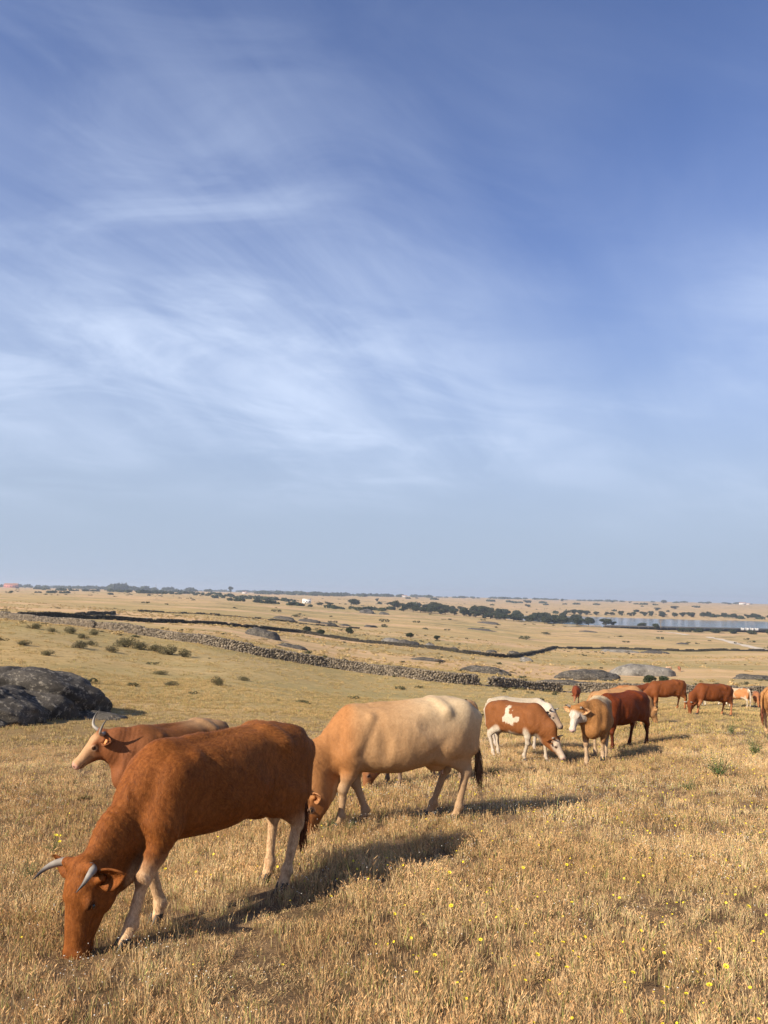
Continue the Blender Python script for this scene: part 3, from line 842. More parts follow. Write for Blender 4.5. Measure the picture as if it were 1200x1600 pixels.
# ---------------------------------------------------------------- the land
# strips that stay green or lie bare: (x, y, length, width, turn in degrees, green, bare)
STRIPS = []
def strip_tone(x, y):
    g = np.zeros_like(x); b = np.zeros_like(x)
    for (cx, cy, L_, W_, a, gg, bb) in STRIPS:
        ca, sa = math.cos(math.radians(a)), math.sin(math.radians(a))
        u = ((x - cx) * ca + (y - cy) * sa) / L_; v = (-(x - cx) * sa + (y - cy) * ca) / W_
        w = sstep(np.hypot(u, v) + .35 * (fbm(x / (W_ * .8), y / (W_ * .8), 3, 77) - .5), 1.0, .55)
        g = np.maximum(g, gg * w); b = np.maximum(b, bb * w)
    return g, b
STRIPS += [(115, 335, 60, 24, 0, .9, 0), (20, 340, 60, 20, 0, .6, 0), (60, 210, 34, 14, 10, .9, 0), (45, 235, 40, 12, -20, .6, 0), (105, 275, 50, 12, 12, .7, 0),
           (-60, 330, 90, 30, 5, .6, 0), (0, 47, 34, 15, 12, .85, 0), (-6, 62, 22, 8, 5, .6, 0), (26, 66, 20, 9, 0, .5, 0), (3, 33, 13, 6, 10, .45, 0), (90, 145, 40, 8, 0, .5, 0),
           (-46, 96, 40, 16, 10, 0, .7), (-14, 34, 6, 3.5, 10, 0, 1), (-20, 70, 18, 7, 10, 0, .6), (28, 128, 30, 6, -12, 0, 1), (45, 118, 22, 5, -12, 0, .8), (-120, 260, 70, 40, 0, 0, .8),
           (-35, 120, 22, 8, 0, 0, .7), (10, 112, 25, 4, -14, 0, .9), (70, 175, 20, 6, 0, 0, .6), (160, 430, 90, 40, 0, 0, .6), (-6, 84, 26, 5, 0, 0, .35), (-1, 50, 9, 2, 20, 0, .4)]

def make_ground():
    th = np.concatenate([np.linspace(-180, -36, 49)[:-1], np.linspace(-36, 36, 421), np.linspace(36, 180, 49)[1:-1]])
    r = np.exp(np.linspace(math.log(1.2), math.log(8001.0), 520)) - 1.0
    T, R = np.meshgrid(np.radians(th), r, indexing='ij')
    X, Y = R * np.sin(T), R * np.cos(T)
    Z = ground(X, Y)
    nt, nr = T.shape
    V = np.stack([X.ravel(), Y.ravel(), Z.ravel()], 1)
    i = np.arange(nt)[:, None]; j = np.arange(nr - 1)[None, :]
    a = i * nr + j; b = ((i + 1) % nt) * nr + j
    F = np.stack([a, a + 1, b + 1, b], -1).reshape(-1, 4)
    V = np.vstack([V, [[0, 0, float(ground(0., 0.))]]]); c = len(V) - 1
    g, ba = strip_tone(V[:, 0], V[:, 1])
    rr = np.hypot(V[:, 0], V[:, 1])
    big = fbm(V[:, 0] / 60., V[:, 1] / 25., 4, 91)
    g = np.maximum(g, sstep(big, .50, .66) * .8 * sstep(rr, 30, 80))
    g = np.maximum(g, .20 * sstep(rr, 20, 30) * sstep(rr, 90, 70))
    big2 = fbm(V[:, 0] / 70. + 31, V[:, 1] / 22., 4, 95)
    ba = np.maximum(ba, sstep(big2, .46, .60) * .9 * sstep(rr, 60, 120)) * (1 - g)
    ba = np.maximum(ba, sstep(rr, 900, 1600) * .35); g = g * .72
    sc = sstep(rr, 250, 600)
    me = mesh_np('ground', V, F, M['pasture'], True, np.stack([g, ba, sc], 1), sstep(rr, 42, 16) * .9)
    # the fan at the photographer's feet
    bm = bmesh.new(); bm.from_mesh(me); bm.verts.ensure_lookup_table()
    for k in range(nt):
        try: bm.faces.new((bm.verts[c], bm.verts[((k + 1) % nt) * nr], bm.verts[k * nr]))
        except ValueError: pass
    bm.to_mesh(me); bm.free()
    o = bpy.data.objects.new('ground', me); COL.objects.link(o); o['kind'] = 'structure'; o['label'] = 'dry golden pasture sloping down into a wide valley'

make_ground()

def add_water():
    z = EYE + _LAKE_LEVEL
    me = mesh_np('lake', [(90, 745, z), (900, 745, z), (900, 1330, z), (90, 1330, z)], [(0, 1, 2, 3)], M['water'], False)
    o = bpy.data.objects.new('lake', me); COL.objects.link(o); o['kind'] = 'structure'; o['label'] = 'still blue grey reservoir in the valley'
add_water()

def ribbon(name, pts, width, mat, label, lift=.05):
    P = bez([(x, y, 0) for x, y in pts], 60)
    V, F = [], []
    for i in range(len(P)):
        t = P[min(i + 1, 59)] - P[max(i - 1, 0)]; t /= np.linalg.norm(t) + 1e-9
        n = np.array((-t[1], t[0], 0)); w = width * (.8 + .4 * vnoise(i * .4, 3., 5))
        for k in (-1, -.33, .33, 1):
            q = P[i] + n * w * .5 * k
            V.append((q[0], q[1], float(ground(q[0], q[1])) + lift * (1.6 - .6 * abs(k))))
    for i in range(len(P) - 1):
        for k in range(3): F.append((i * 4 + k, i * 4 + k + 1, (i + 1) * 4 + k + 1, (i + 1) * 4 + k))
    o = bpy.data.objects.new(name, mesh_np(name, V, F, M[mat], True)); COL.objects.link(o); o['kind'] = 'structure'; o['label'] = label

def ico(sub):
    bm = bmesh.new(); bmesh.ops.create_icosphere(bm, subdivisions=sub, radius=1)
    V = np.array([v.co[:] for v in bm.verts]); F = np.array([[v.index for v in f.verts] for f in bm.faces]); bm.free()
    return V, F
ICO = {k: ico(k) for k in (1, 2, 3, 4, 5, 6)}

def rock(loc, size, turn, mat, label, sub=5, seed=1, sink=.3, rough=.16, group=None, name='granite_outcrop', lift=0., cracks=0, lumps=3):
    """one outcrop: a main hump with lower lumps grown out of it"""
    rng = np.random.default_rng(seed * 7 + 1)
    V, F = ICO[sub]
    Vs, Fs, nb = [], [], 0
    spec = [((0, 0, 0), 1.0)] + [((rng.uniform(.45, 1.05) * (1 if k % 2 else -1), rng.uniform(-.5, .3), rng.uniform(-.35, -.1)), rng.uniform(.30, .55)) for k in range(lumps)]
    for li, (off, sc) in enumerate(spec):
        Vv, Ff = (V, F) if li == 0 else ICO[max(2, sub - 1)]
        P = np.sign(Vv) * np.abs(Vv) ** .80                       # blockier than a ball
        sd = seed + li * 13
        d = n3(P + sd * 3.7, .9, sd, 3) - .5; e = n3(P + sd, 3.0, sd + 3, 4) - .5; f = n3(P + sd, 9.0, sd + 5, 3) - .5
        P = P * (1 + d * rough * 7 + e * rough * 3.0 + f * rough * .9)[:, None]
        for k in range(cracks if li == 0 else 0):
            a = (k * 2.1 + seed) % 3.1; q = P[:, 0] * math.cos(a) + P[:, 1] * math.sin(a) * .6 + P[:, 2] * .5 - (.25 - .3 * k) + .12 * (n3(P, 2, 9) - .5)
            P = P * (1 - .10 * np.exp(-(q / .05) ** 2))[:, None]
        P = P * np.array(size) * sc + np.array(off) * np.array(size)
        Vs.append(P); Fs.append(Ff + nb); nb += len(P)
    P = np.concatenate(Vs)
    ca, sa = math.cos(math.radians(turn)), math.sin(math.radians(turn))
    P = np.stack([P[:, 0] * ca - P[:, 1] * sa, P[:, 0] * sa + P[:, 1] * ca, P[:, 2]], 1)
    z = float(ground(loc[0], loc[1])) - size[2] * sink + lift
    P[:, 2] += ground(P[:, 0] + loc[0], P[:, 1] + loc[1]) - float(ground(loc[0], loc[1]))
    o = bpy.data.objects.new(name, mesh_np(name, P, np.concatenate(Fs), M[mat], True, np.ones((len(P), 3)))); COL.objects.link(o)
    o.location = (loc[0], loc[1], z)
    o['label'] = label; o['category'] = 'rock'; o['group'] = group or 'granite outcrops in the pasture'
    return o

def stone_wall(pts, h, mat, label, thick=.6, stone=.26, gaps=(), seed=3, sub=1):
    """a dry stone wall: every stone is its own solid, joined into one mass because each is only a few pixels"""
    rng = np.random.default_rng(seed)
    P = bez([(x, y, 0) for x, y in pts], 400)
    seg = np.linalg.norm(np.diff(P, axis=0), axis=1); S = np.concatenate([[0], np.cumsum(seg)]); Lt = S[-1]
    cv, cf = ICO[1]
    courses = max(3, int(round(h / (stone * .62))))
    Vs, Fs, Ts = [], [], []; nb = 0
    for c in range(courses):
        s = rng.uniform(0, stone)
        while s < Lt:
            w = stone * rng.uniform(.7, 1.5); s += w * .92
            hh = h * (.75 + .5 * float(vnoise(s / 3.1, seed * 1.0, 2)))
            u = s / Lt
            if any(a < u < b for a, b in gaps): hh *= .22
            z = (c + .5) * stone * .60
            if z > hh: continue
            x = np.interp(s, S, P[:, 0]); y = np.interp(s, S, P[:, 1]); x2 = np.interp(s + .3, S, P[:, 0]); y2 = np.interp(s + .3, S, P[:, 1])
            t = np.array((x2 - x, y2 - y)); t /= np.linalg.norm(t) + 1e-9; n = np.array((-t[1], t[0]))
            for side in (-1, 1) if z < hh - stone * .6 else (-1, 0, 1):
                th = thick * (.5 - .12 * z / h) * side + rng.normal(0, .04)
                cx, cy = x + n[0] * th, y + n[1] * th
                gz = float(GH(cx, cy)) + z - .06 + rng.normal(0, .02)
                a = math.atan2(t[1], t[0]) + rng.normal(0, .35); ca, sa = math.cos(a), math.sin(a)
                v = cv * (1 + rng.normal(0, .13, (len(cv), 1))) * np.array((w * .62, stone * rng.uniform(.45, .7), stone * rng.uniform(.34, .5)))
                tl = rng.normal(0, .25); v = np.stack([v[:, 0] * math.cos(tl) - v[:, 2] * math.sin(tl), v[:, 1], v[:, 0] * math.sin(tl) + v[:, 2] * math.cos(tl)], 1)
                Vs.append(np.stack([v[:, 0] * ca - v[:, 1] * sa + cx, v[:, 0] * sa + v[:, 1] * ca + cy, v[:, 2] + gz], 1))
                Fs.append(cf + nb); nb += len(cv); Ts.append(np.tile(np.array((1, .96, .9)) * rng.uniform(.55, 1.35), (len(cv), 1)))
    root = bpy.data.objects.new('dry_stone_wall', None); COL.objects.link(root)
    root.location = (P[0][0], P[0][1], float(ground(P[0][0], P[0][1])))
    V = np.concatenate(Vs) - np.array(root.location)
    o = part('stones', mesh_np('stones', V, np.concatenate(Fs), M[mat], False, np.concatenate(Ts)), root); o['kind'] = 'stuff'
    root['label'] = label; root['category'] = 'stone wall'; root['group'] = 'dry stone walls across the valley'
    return root
# ground height looked up quickly for many small things
def GH(x, y): return ground(x, y)
# ---------------------------------------------------------------- walls, rocks, tracks, dam, houses
ribbon('track', [(274, 650), (262, 610), (240, 540), (212, 455), (185, 378)], 6.0, 'track_dirt', 'pale dirt track running down to the reservoir', .08)
ribbon('track', [(262, 712), (266, 690), (262, 668)], 6.0, 'track_dirt', 'short pale length of dirt track close below the dam', .08)

stone_wall([(-72, 141), (-56, 124), (-42, 106), (-33, 95), (-28, 90.5), (-22.4, 86), (-17.1, 81.5), (-13, 80.5), (-11, 81), (-7.8, 82), (-4.8, 83), (-.8, 82), (2.5, 79.5), (5.6, 77.5), (9, 78), (13.9, 81.5), (22, 86), (27, 85), (34.2, 84.4), (44, 86)],
           1.15, 'wall_stone', 'tumbled sunlit dry stone wall crossing the slope behind the cattle', gaps=((.375, .383), (.75, .762), (.83, .845)), seed=3)
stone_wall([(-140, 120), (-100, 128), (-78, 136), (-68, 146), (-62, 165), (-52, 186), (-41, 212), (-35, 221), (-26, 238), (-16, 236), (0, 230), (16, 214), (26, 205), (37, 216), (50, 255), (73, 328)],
           1.05, 'wall_stone_shaded', 'long dark dry stone wall in the hollow beyond the sunlit wall', stone=.42, thick=.7, seed=8)
stone_wall([(-70, 178), (-76, 205), (-86, 250)], 1.0, 'wall_stone_shaded', 'short dark spur of stone wall climbing the far left field', stone=.45, seed=9)
stone_wall([(73, 328), (100, 345), (130, 342), (166, 352), (220, 356)], 1.0, 'wall_stone_shaded', 'thin far stone wall below the middle fields on the right', stone=.6, seed=11)
stone_wall([(-95, 300), (-60, 318), (-40, 330), (-10, 345)], .55, 'wall_stone_shaded', 'thin far wall across the green field left of centre', stone=.6, seed=12)

rock((-14.5, 25.9), (3.2, 1.9, 1.50), 14, 'granite_dark', 'rounded dark lichened boulder at the left edge, nearest of the pair', 6, 4, .14, cracks=2, rough=.085, lumps=1)
rock((-14.1, 28.9), (3.9, 2.2, 1.72), -12, 'granite_dark', 'long humped dark granite boulder behind the nearest boulder', 6, 9, .16, cracks=2, rough=.085, lumps=1)
rock((-10.4, 28.5), (1.3, .7, .34), -10, 'granite_dark', 'low dark tail of rock at the right foot of the boulders', 5, 14, .25, rough=.08, lumps=2)
rock((-23, 150), (3.6, 2.4, 2.2), -12, 'granite_dark', 'round dark rock just beyond the sunlit wall, left of centre', 4, 5, .25)
rock((-14, 123), (2.4, 1.4, .9), -8, 'granite_dark', 'small low rock in the field below the round dark rock', 4, 6, .3)
rock((8.3, 144), (3.6, 2.0, .9), -6, 'granite_dark', 'flat brown outcrop in the middle field above the wall', 4, 7, .3)
rock((16, 121), (3.7, 2.2, 1.5), -12, 'granite_dark', 'sloping dark whaleback rock behind the tan cow', 5, 18, .3)
rock((35.5, 134), (4.8, 3.0, 1.8), -5, 'granite_dark', 'rough dark outcrop left of the pale granite dome', 5, 22, .3)
rock((54.5, 164), (6.6, 4.5, 2.9), -6, 'granite_pale', 'large pale smooth granite dome beyond the cattle', 5, 25, .28, rough=.07, lumps=1)
rock((26, 108), (3.8, 2.0, 1.0), -14, 'granite_dark', 'long flat tongue of rock just above the stone wall', 5, 28, .35)
rock((74, 155), (3.2, 2.0, 1.2), 0, 'granite_dark', 'small dark rock in the field at the right', 4, 31, .3)
rock((97, 317), (8, 5, 2.0), 0, 'granite_pale', 'long low pale rock in the far right field', 4, 33, .4)
rock((112, 318), (6, 4, 1.5), 5, 'granite_dark', 'low dark rock beside the long low pale rock', 4, 35, .4)
rock((37, 198), (1.7, 1.3, 1.4), 0, 'granite_pale', 'lone small pointed pale boulder in the middle field', 4, 37, .25)
_r = random.Random(5)
for i, (x, y, s, lab) in enumerate([(3, 238, 2.2, 'pale'), (8, 234, 2.6, 'brown'), (15, 236, 1.7, 'pale'), (21, 226, 1.4, 'grey'), (27, 222, 1.6, 'pale'), (33, 232, 1.3, 'grey'), (41, 238, 1.5, 'grey')]):
    rock((x, y), (s * 1.3, s, s * .8), i * 37, 'granite_pale' if lab == 'pale' else 'granite_dark', '%s boulder of the scrubby rock patch in the middle valley, %s from the left' % (lab, ['first', 'second', 'third', 'fourth', 'fifth', 'sixth', 'seventh'][i]), 3, 40 + i, .3, group='boulders of the scrubby rock patch')
for i, (x, y, sx, sz, lab) in enumerate([(-44, 352, 5, 1.8, 'broad knobbly dark outcrop at the left end of the far rocky row'), (-33, 356, 5.5, 2.1, 'humped dark outcrop, second of the far rocky row'), (-24, 356, 3.8, 1.6, 'small dark outcrop in the middle of the far rocky row'),
                                        (-17, 362, 3.4, 1.3, 'low dark outcrop, fourth of the far rocky row'), (-5, 372, 4, 1.7, 'dark outcrop at the right end of the far rocky row'), (-14, 700, 12, 6.5, 'large dark craggy knoll far off in the centre'), (2, 690, 7, 3, 'smaller dark crag right of the large craggy knoll'),
                                        (88, 640, 9, 2, 'dark rock shelf in the far field before the wood'), (62, 470, 8, 1.4, 'reddish dark rock streak in the far green field'), (158, 590, 8, 1.5, 'low rock streak in the right far fields'), (170, 440, 5, 1.1, 'small rock streak near the dirt track')]):
    rock((x, y), (sx, sx * .55, sz), i * 23 - 20, 'granite_dark', lab, 4, 60 + i, .35, group='far granite outcrops')

def prism(pts, z0, z1):
    n = len(pts); V = [(x, y, z0) for x, y in pts] + [(x, y, z1) for x, y in pts]
    F = [(i, (i + 1) % n, n + (i + 1) % n, n + i) for i in range(n)]
    return V, F
def box_me(name, cx, cy, cz, sx, sy, sz, mat):
    V = [(cx + a * sx / 2, cy + b * sy / 2, cz + c * sz / 2) for c in (-1, 1) for b in (-1, 1) for a in (-1, 1)]
    F = [(0, 2, 3, 1), (4, 5, 7, 6), (0, 1, 5, 4), (2, 6, 7, 3), (0, 4, 6, 2), (1, 3, 7, 5)]
    return mesh_np(name, V, F, M[mat], False)
def thing(name, label, cat, loc, rz=0, group=None):
    o = bpy.data.objects.new(name, None); COL.objects.link(o); o.location = loc; o.rotation_euler = (0, 0, math.radians(rz))
    o['label'] = label; o['category'] = cat
    if group: o['group'] = group
    return o

def dam():
    zc = EYE + _LAKE_LEVEL + .7
    x0, y0, x1, y1 = 214., 748., 640., 764.
    L_ = math.hypot(x1 - x0, y1 - y0); a = math.degrees(math.atan2(y1 - y0, x1 - x0))
    root = thing('dam', 'long low dark dam wall holding back the reservoir', 'dam', (x0, y0, zc), a)
    part('wall', box_me('wall', L_ / 2, 0, -4.4, L_, 3.0, 8.8, 'concrete_dark'), root)
    part('crest', box_me('crest', L_ / 2, -.2, .25, L_, 4.2, .5, 'concrete_dark'), root)
    part('parapet', box_me('parapet', L_ / 2, -2.1, .85, L_, .3, .7, 'concrete_dark'), root)
    for k in range(46):
        part('buttress', box_me('buttress', 6 + k * (L_ - 12) / 45, -1.9, -4.2, 1.1, .8, 8.0, 'concrete_dark'), root)
    s = thing('sluice_house', 'row of four pale sluice gates on the dam', 'sluice gates', (x0 + 134, y0 + 1.6, zc + .5), a)
    for k in range(4):
        part('gate', box_me('gate', k * 4.6, -2.6, -.4, 2.8, 1.2, 2.4, 'concrete_pale'), s)
        part('gate_post', box_me('gate_post', k * 4.6 - 2.1, -2.8, -.3, .4, 1.4, 2.8, 'concrete_pale'), s)
dam()

def house(loc, sx, sy, h, rz, wall, roof, label, flat=False, nwin=3):
    z = float(ground(loc[0], loc[1]))
    r = thing('house', label, 'house', (loc[0], loc[1], z - .3), rz, 'far country houses')
    part('wall', box_me('wall', 0, 0, h / 2, sx, sy, h, wall), r)
    if flat:
        part('roof', box_me('roof', 0, 0, h + .2, sx + .5, sy + .5, .4, wall), r)
        part('parapet', box_me('parapet', 0, -sy / 2 - .1, h + .7, sx + .5, .3, .6, wall), r)
    else:
        e = .5; rh = sy * .28
        V = [(-sx / 2 - e, -sy / 2 - e, h), (sx / 2 + e, -sy / 2 - e, h), (sx / 2 + e, sy / 2 + e, h), (-sx / 2 - e, sy / 2 + e, h), (-sx / 2 - e, 0, h + rh), (sx / 2 + e, 0, h + rh)]
        rf = part('roof', mesh_np('roof', [V[i] for f in ((0, 1, 5, 4), (3, 4, 5, 2)) for i in f], [(0, 1, 2, 3), (4, 5, 6, 7)], M[roof], False), r)
        bm = bmesh.new(); vs = [bm.verts.new(v) for v in V]
        for f in ((0, 1, 5, 4), (2, 3, 4, 5), (0, 4, 3), (1, 2, 5), (0, 3, 2, 1)): bm.faces.new([vs[i] for i in f])
        bm.to_mesh(rf.data); bm.free()
        part('chimney', box_me('chimney', sx * .25, .3, h + rh + .3, .8, .8, 1.6, wall), rf)
    for k in range(nwin):
        part('window', box_me('window', -sx / 2 + (k + .5) * sx / nwin, -sy / 2 - .02, h * .58, sx / nwin * .34, .12, h * .3, 'window_dark'), r)
    part('door', box_me('door', -sx / 2 + sx / nwin, -sy / 2 - .03, h * .22, 1.1, .12, 2.1, 'window_dark'), r)
house((-98, 1010), 11, 8, 5.5, 4, 'plaster_white', 'roof_tile', 'pinkish white farmhouse standing alone in the far fields', True)
house((-320, 3050), 26, 10, 6.5, 0, 'plaster_white', 'roof_tile', 'white farm range among the far trees left of centre')
house((-290, 3040), 14, 9, 5, 8, 'plaster_white', 'roof_tile', 'small white barn beside the white farm range')
house((95, 3300), 22, 9, 6, 0, 'plaster_white', 'roof_tile', 'single white house on the far horizon near the centre', False, 4)
house((1560, 3350), 26, 10, 7, -5, 'plaster_white', 'roof_tile', 'white farmhouse on the horizon above the dam', False, 4)
house((1595, 3370), 14, 9, 5, -5, 'plaster_white', 'roof_tile', 'low white outbuilding right of the farmhouse on the horizon')
house((-1175, 2450), 40, 16, 12, 10, 'plaster_red', 'roof_tile', 'large reddish house on the horizon at the left edge', False, 5)
house((-480, 2700), 16, 9, 5, -8, 'plaster_white', 'roof_tile', 'small white house behind hedges on the far left')

def mast(loc, h, label):
    z = float(ground(*loc)); r = thing('radio_mast', label, 'mast', (loc[0], loc[1], z))
    v, f = tube([(0, 0, -1), (0, 0, h * .5), (0, 0, h)], [.5, .35, .15], 6); part('pole', mesh_np('pole', v, f, M['pole_wood'], True), r)
    for k in (.7, .85):
        v, f = tube([(-2.2, 0, h * k), (2.2, 0, h * k)], [.25, .25], 6); part('crossarm', mesh_np('crossarm', v, f, M['pole_wood'], True), r)
mast((-790, 2700), 26, 'thin mast with crossarms rising from the far left horizon')
mast((268, 745), 11, 'thin pole standing at the near shore of the reservoir')
# ---------------------------------------------------------------- trees, shrubs, weeds
def leaf_cloud(rng, blobs, n, size, flat=.7):
    """leaf-sized faces spread through several overlapping volumes, denser towards their skins"""
    V = np.zeros((n * 4, 3)); T = np.zeros((n * 4, 3))
    w = np.array([b[3] ** 2 for b in blobs]); w = w / w.sum()
    pick = rng.choice(len(blobs), n, p=w)
    B = np.array([b[:3] for b in blobs])[pick]; R = np.array([b[3] for b in blobs])[pick]; S = np.array([b[4] for b in blobs])[pick]
    d = rng.normal(0, 1, (n, 3)); d /= np.linalg.norm(d, axis=1)[:, None]
    rr = R * rng.uniform(.45, 1.08, n) ** .6
    C_ = B + d * rr[:, None] * np.stack([np.ones(n), np.ones(n), S], 1)
    a = d + rng.normal(0, .7, (n, 3)); a /= np.linalg.norm(a, axis=1)[:, None]
    u = np.cross(a, rng.normal(0, 1, (n, 3))); u /= np.linalg.norm(u, axis=1)[:, None]; v = np.cross(a, u)
    s = size * rng.uniform(.5, 1.4, n)[:, None]
    V = np.stack([C_ - u * s, C_ + v * s * flat, C_ + u * s, C_ - v * s * flat], 1).reshape(-1, 3)
    t = rng.uniform(.65, 1.35, n)
    T = np.repeat(np.stack([t, t, t], 1), 4, 0)
    F = np.arange(n * 4).reshape(-1, 4)
    return V, F, T

def tree_meshes(kind, seed):
    rng = np.random.default_rng(seed)
    if kind == 'oak': H_, W_, n, ls = 8.5, 5.2, 2600, .34
    elif kind == 'tall': H_, W_, n, ls = 13., 4.6, 2600, .42
    else: H_, W_, n, ls = 4.2, 3.4, 1500, .24
    blobs = []
    for k in range(11 if kind != 'bush' else 8):
        a = rng.uniform(0, 6.28); q = rng.uniform(0, 1) ** .6
        blobs.append((math.cos(a) * W_ * .62 * q, math.sin(a) * W_ * .62 * q, H_ * (rng.uniform(.24, .78) if kind != 'bush' else rng.uniform(.15, .6)), W_ * rng.uniform(.26, .48), rng.uniform(.65, .9)))
    V, F, T = leaf_cloud(rng, blobs, n, ls)
    V[:, 2] = np.maximum(V[:, 2], -.1 * rng.uniform(0, 1, len(V))); V[:, 2] *= H_ / V[:, 2].max(); V[:, :2] *= W_ * 1.72 / np.ptp(V[:, 0])
    crown = mesh_np('crown', V, F, M['oak_leaf'], False, T)
    Vt, Ft, nb = [], [], 0
    v, f = tube([(0, 0, -.6), (.1, 0, H_ * .2), (.15, .1, H_ * .42)], [.045 * H_, .03 * H_, .022 * H_], 7); Vt.append(v); Ft.append(f + nb); nb += len(v)
    for b in blobs[:6]:
        v, f = tube([(.1, 0, H_ * .22), (b[0] * .5, b[1] * .5, b[2] * .75), (b[0], b[1], b[2])], [.02 * H_, .013 * H_, .005 * H_], 5); Vt.append(v); Ft.append(f + nb); nb += len(v)
    return crown, mesh_np('trunk', np.concatenate(Vt), np.concatenate(Ft), M['bark'], True)
TREES = {k: [tree_meshes(k, s) for s in range(3 + i)] for i, k in enumerate(('oak', 'tall', 'bush'))}
_tr = random.Random(12)
def tree(x, y, h, w, label, group='trees scattered over the valley', kind=None, name='oak_tree'):
    kind = kind or ('oak' if w > h * .7 else 'tall')
    base = dict(oak=(8.5, 8.94), tall=(13., 7.9), bush=(4.2, 5.85))[kind]
    cr, tk = _tr.choice(TREES[kind])
    o = thing(name, label, 'tree' if kind != 'bush' else 'bush', (x, y, float(ground(x, y)) - .1), _tr.uniform(0, 360), group)
    o.scale = (w / base[1], w / base[1] * _tr.uniform(.9, 1.1), h / base[0])
    part('crown', cr, o); part('trunk', tk, o)
    return o
G1 = 'lone trees in the middle distance'
tree(-24, 248, 2.1, 3.0, 'round dark oak beside the dark wall, leftmost of the middle trio', G1)
tree(-19, 246, 2.0, 2.8, 'round dark oak, second of the middle trio by the wall', G1)
tree(-11.5, 268, 2.8, 3.1, 'taller round oak a little right of the pair by the wall', G1)
tree(10.8, 290, 2.1, 3.1, 'small dark oak at the left of the scrubby rock patch', G1)
tree(21, 292, 1.9, 2.7, 'small dark oak in the middle of the scrubby rock patch', G1)
tree(-41, 1035, 9.5, 21, 'broad dark oak clump left of the craggy knoll', 'far trees in the valley')
tree(-60, 890, 4.5, 10, 'low dark clump left of the broad oak clump', 'far trees in the valley')
tree(-10, 1500, 7, 8, 'lone tree on the rise beyond the craggy knoll', 'far trees in the valley')
tree(-14, 712, 6, 12, 'dark bushy oak on top of the craggy knoll', 'far trees in the valley')
for i, (x, y, h, w) in enumerate([(-112, 760, 4, 10), (-90, 775, 4, 9), (-70, 900, 4, 9), (-128, 800, 4, 9)]):
    tree(x, y, h, w, 'dark hedge oak in the far fields around the lone farmhouse', 'hedge oaks around the lone farmhouse')
tree(221, 766, 7.5, 11.5, 'big round tree on the near shore of the reservoir', 'shore trees of the reservoir')
tree(229, 768, 5, 6, 'smaller tree right of the big round shore tree', 'shore trees of the reservoir')
tree(252, 752, 6.5, 11, 'round dark tree in front of the water, left of the dam', 'shore trees of the reservoir')
tree(262, 742, 6.5, 6.5, 'tree standing at the left end of the dam', 'shore trees of the reservoir')
for i, (x, w) in enumerate([(284, 12), (297, 10), (312, 13), (326, 12), (341, 11), (360, 10), (378, 13)]):
    tree(x, 726 - i * 1.5, 4.2, w, 'low green bush growing below the foot of the dam', 'bushes below the dam', 'bush', 'shore_bush')
# the wood left of the reservoir: three ragged rows
for k in range(26): tree(26 + k * 7.2 + _tr.uniform(-3, 3), 838 - k * 2.4 + _tr.uniform(-16, 16), _tr.uniform(5, 9), _tr.uniform(8, 13), 'dark tree in the front of the wood left of the water', 'trees at the front of the valley wood', 'oak')
for k in range(26): tree(20 + k * 8.2 + _tr.uniform(-4, 4), 905 + _tr.uniform(-30, 30), _tr.uniform(6, 12), _tr.uniform(9, 15), 'dark tree in the middle of the wood left of the water', 'trees in the middle of the valley wood', 'oak')
for k in range(18): tree(60 + k * 12 + _tr.uniform(-5, 5), 1010 + _tr.uniform(-40, 40), _tr.uniform(6, 11), _tr.uniform(10, 15), 'dark tree at the back of the wood left of the water', 'trees at the back of the valley wood', 'oak')
# far shore
for k in range(46):
    x = 300 + k * 12.0 + _tr.uniform(-5, 5)
    if 21 < k < 46 and _tr.random() < .35: continue
    tree(x, 1245 - .05 * (x - 300) + _tr.uniform(-8, 18), _tr.uniform(5, 9.5), _tr.uniform(8, 15), 'dark round tree on the far shore of the reservoir', 'trees on the far shore')
HZ = [(690, 2950, 12, 15, 'lone round tree on the horizon above the wood'), (880, 2960, 7, 18, 'low tree clump on the horizon right of centre'), (955, 2980, 7, 12, 'small tree on the horizon between two clumps'),
      (1120, 3080, 15, 23, 'tallest round tree on the horizon above the far shore'), (1300, 3100, 6, 15, 'small low tree on the right horizon'), (1440, 3220, 9, 34, 'wide low tree on the horizon left of the white farmhouse'),
      (700, 1850, 8, 20, 'dark tree on the slope behind the far shore'), (640, 1800, 5, 18, 'low tree on the slope behind the far shore trees'), (440, 2350, 8, 24, 'spreading tree on the far slope above the wood'), (330, 1750, 7, 14, 'tree in the far fields right of the wood')]
for x, y, h, w, lab in HZ: tree(x, y, h, w, lab, 'lone far trees near the horizon')
tree(-480, 2450, 22, 14, 'tall far tree standing above the hedges on the left', 'lone far trees near the horizon', 'tall')

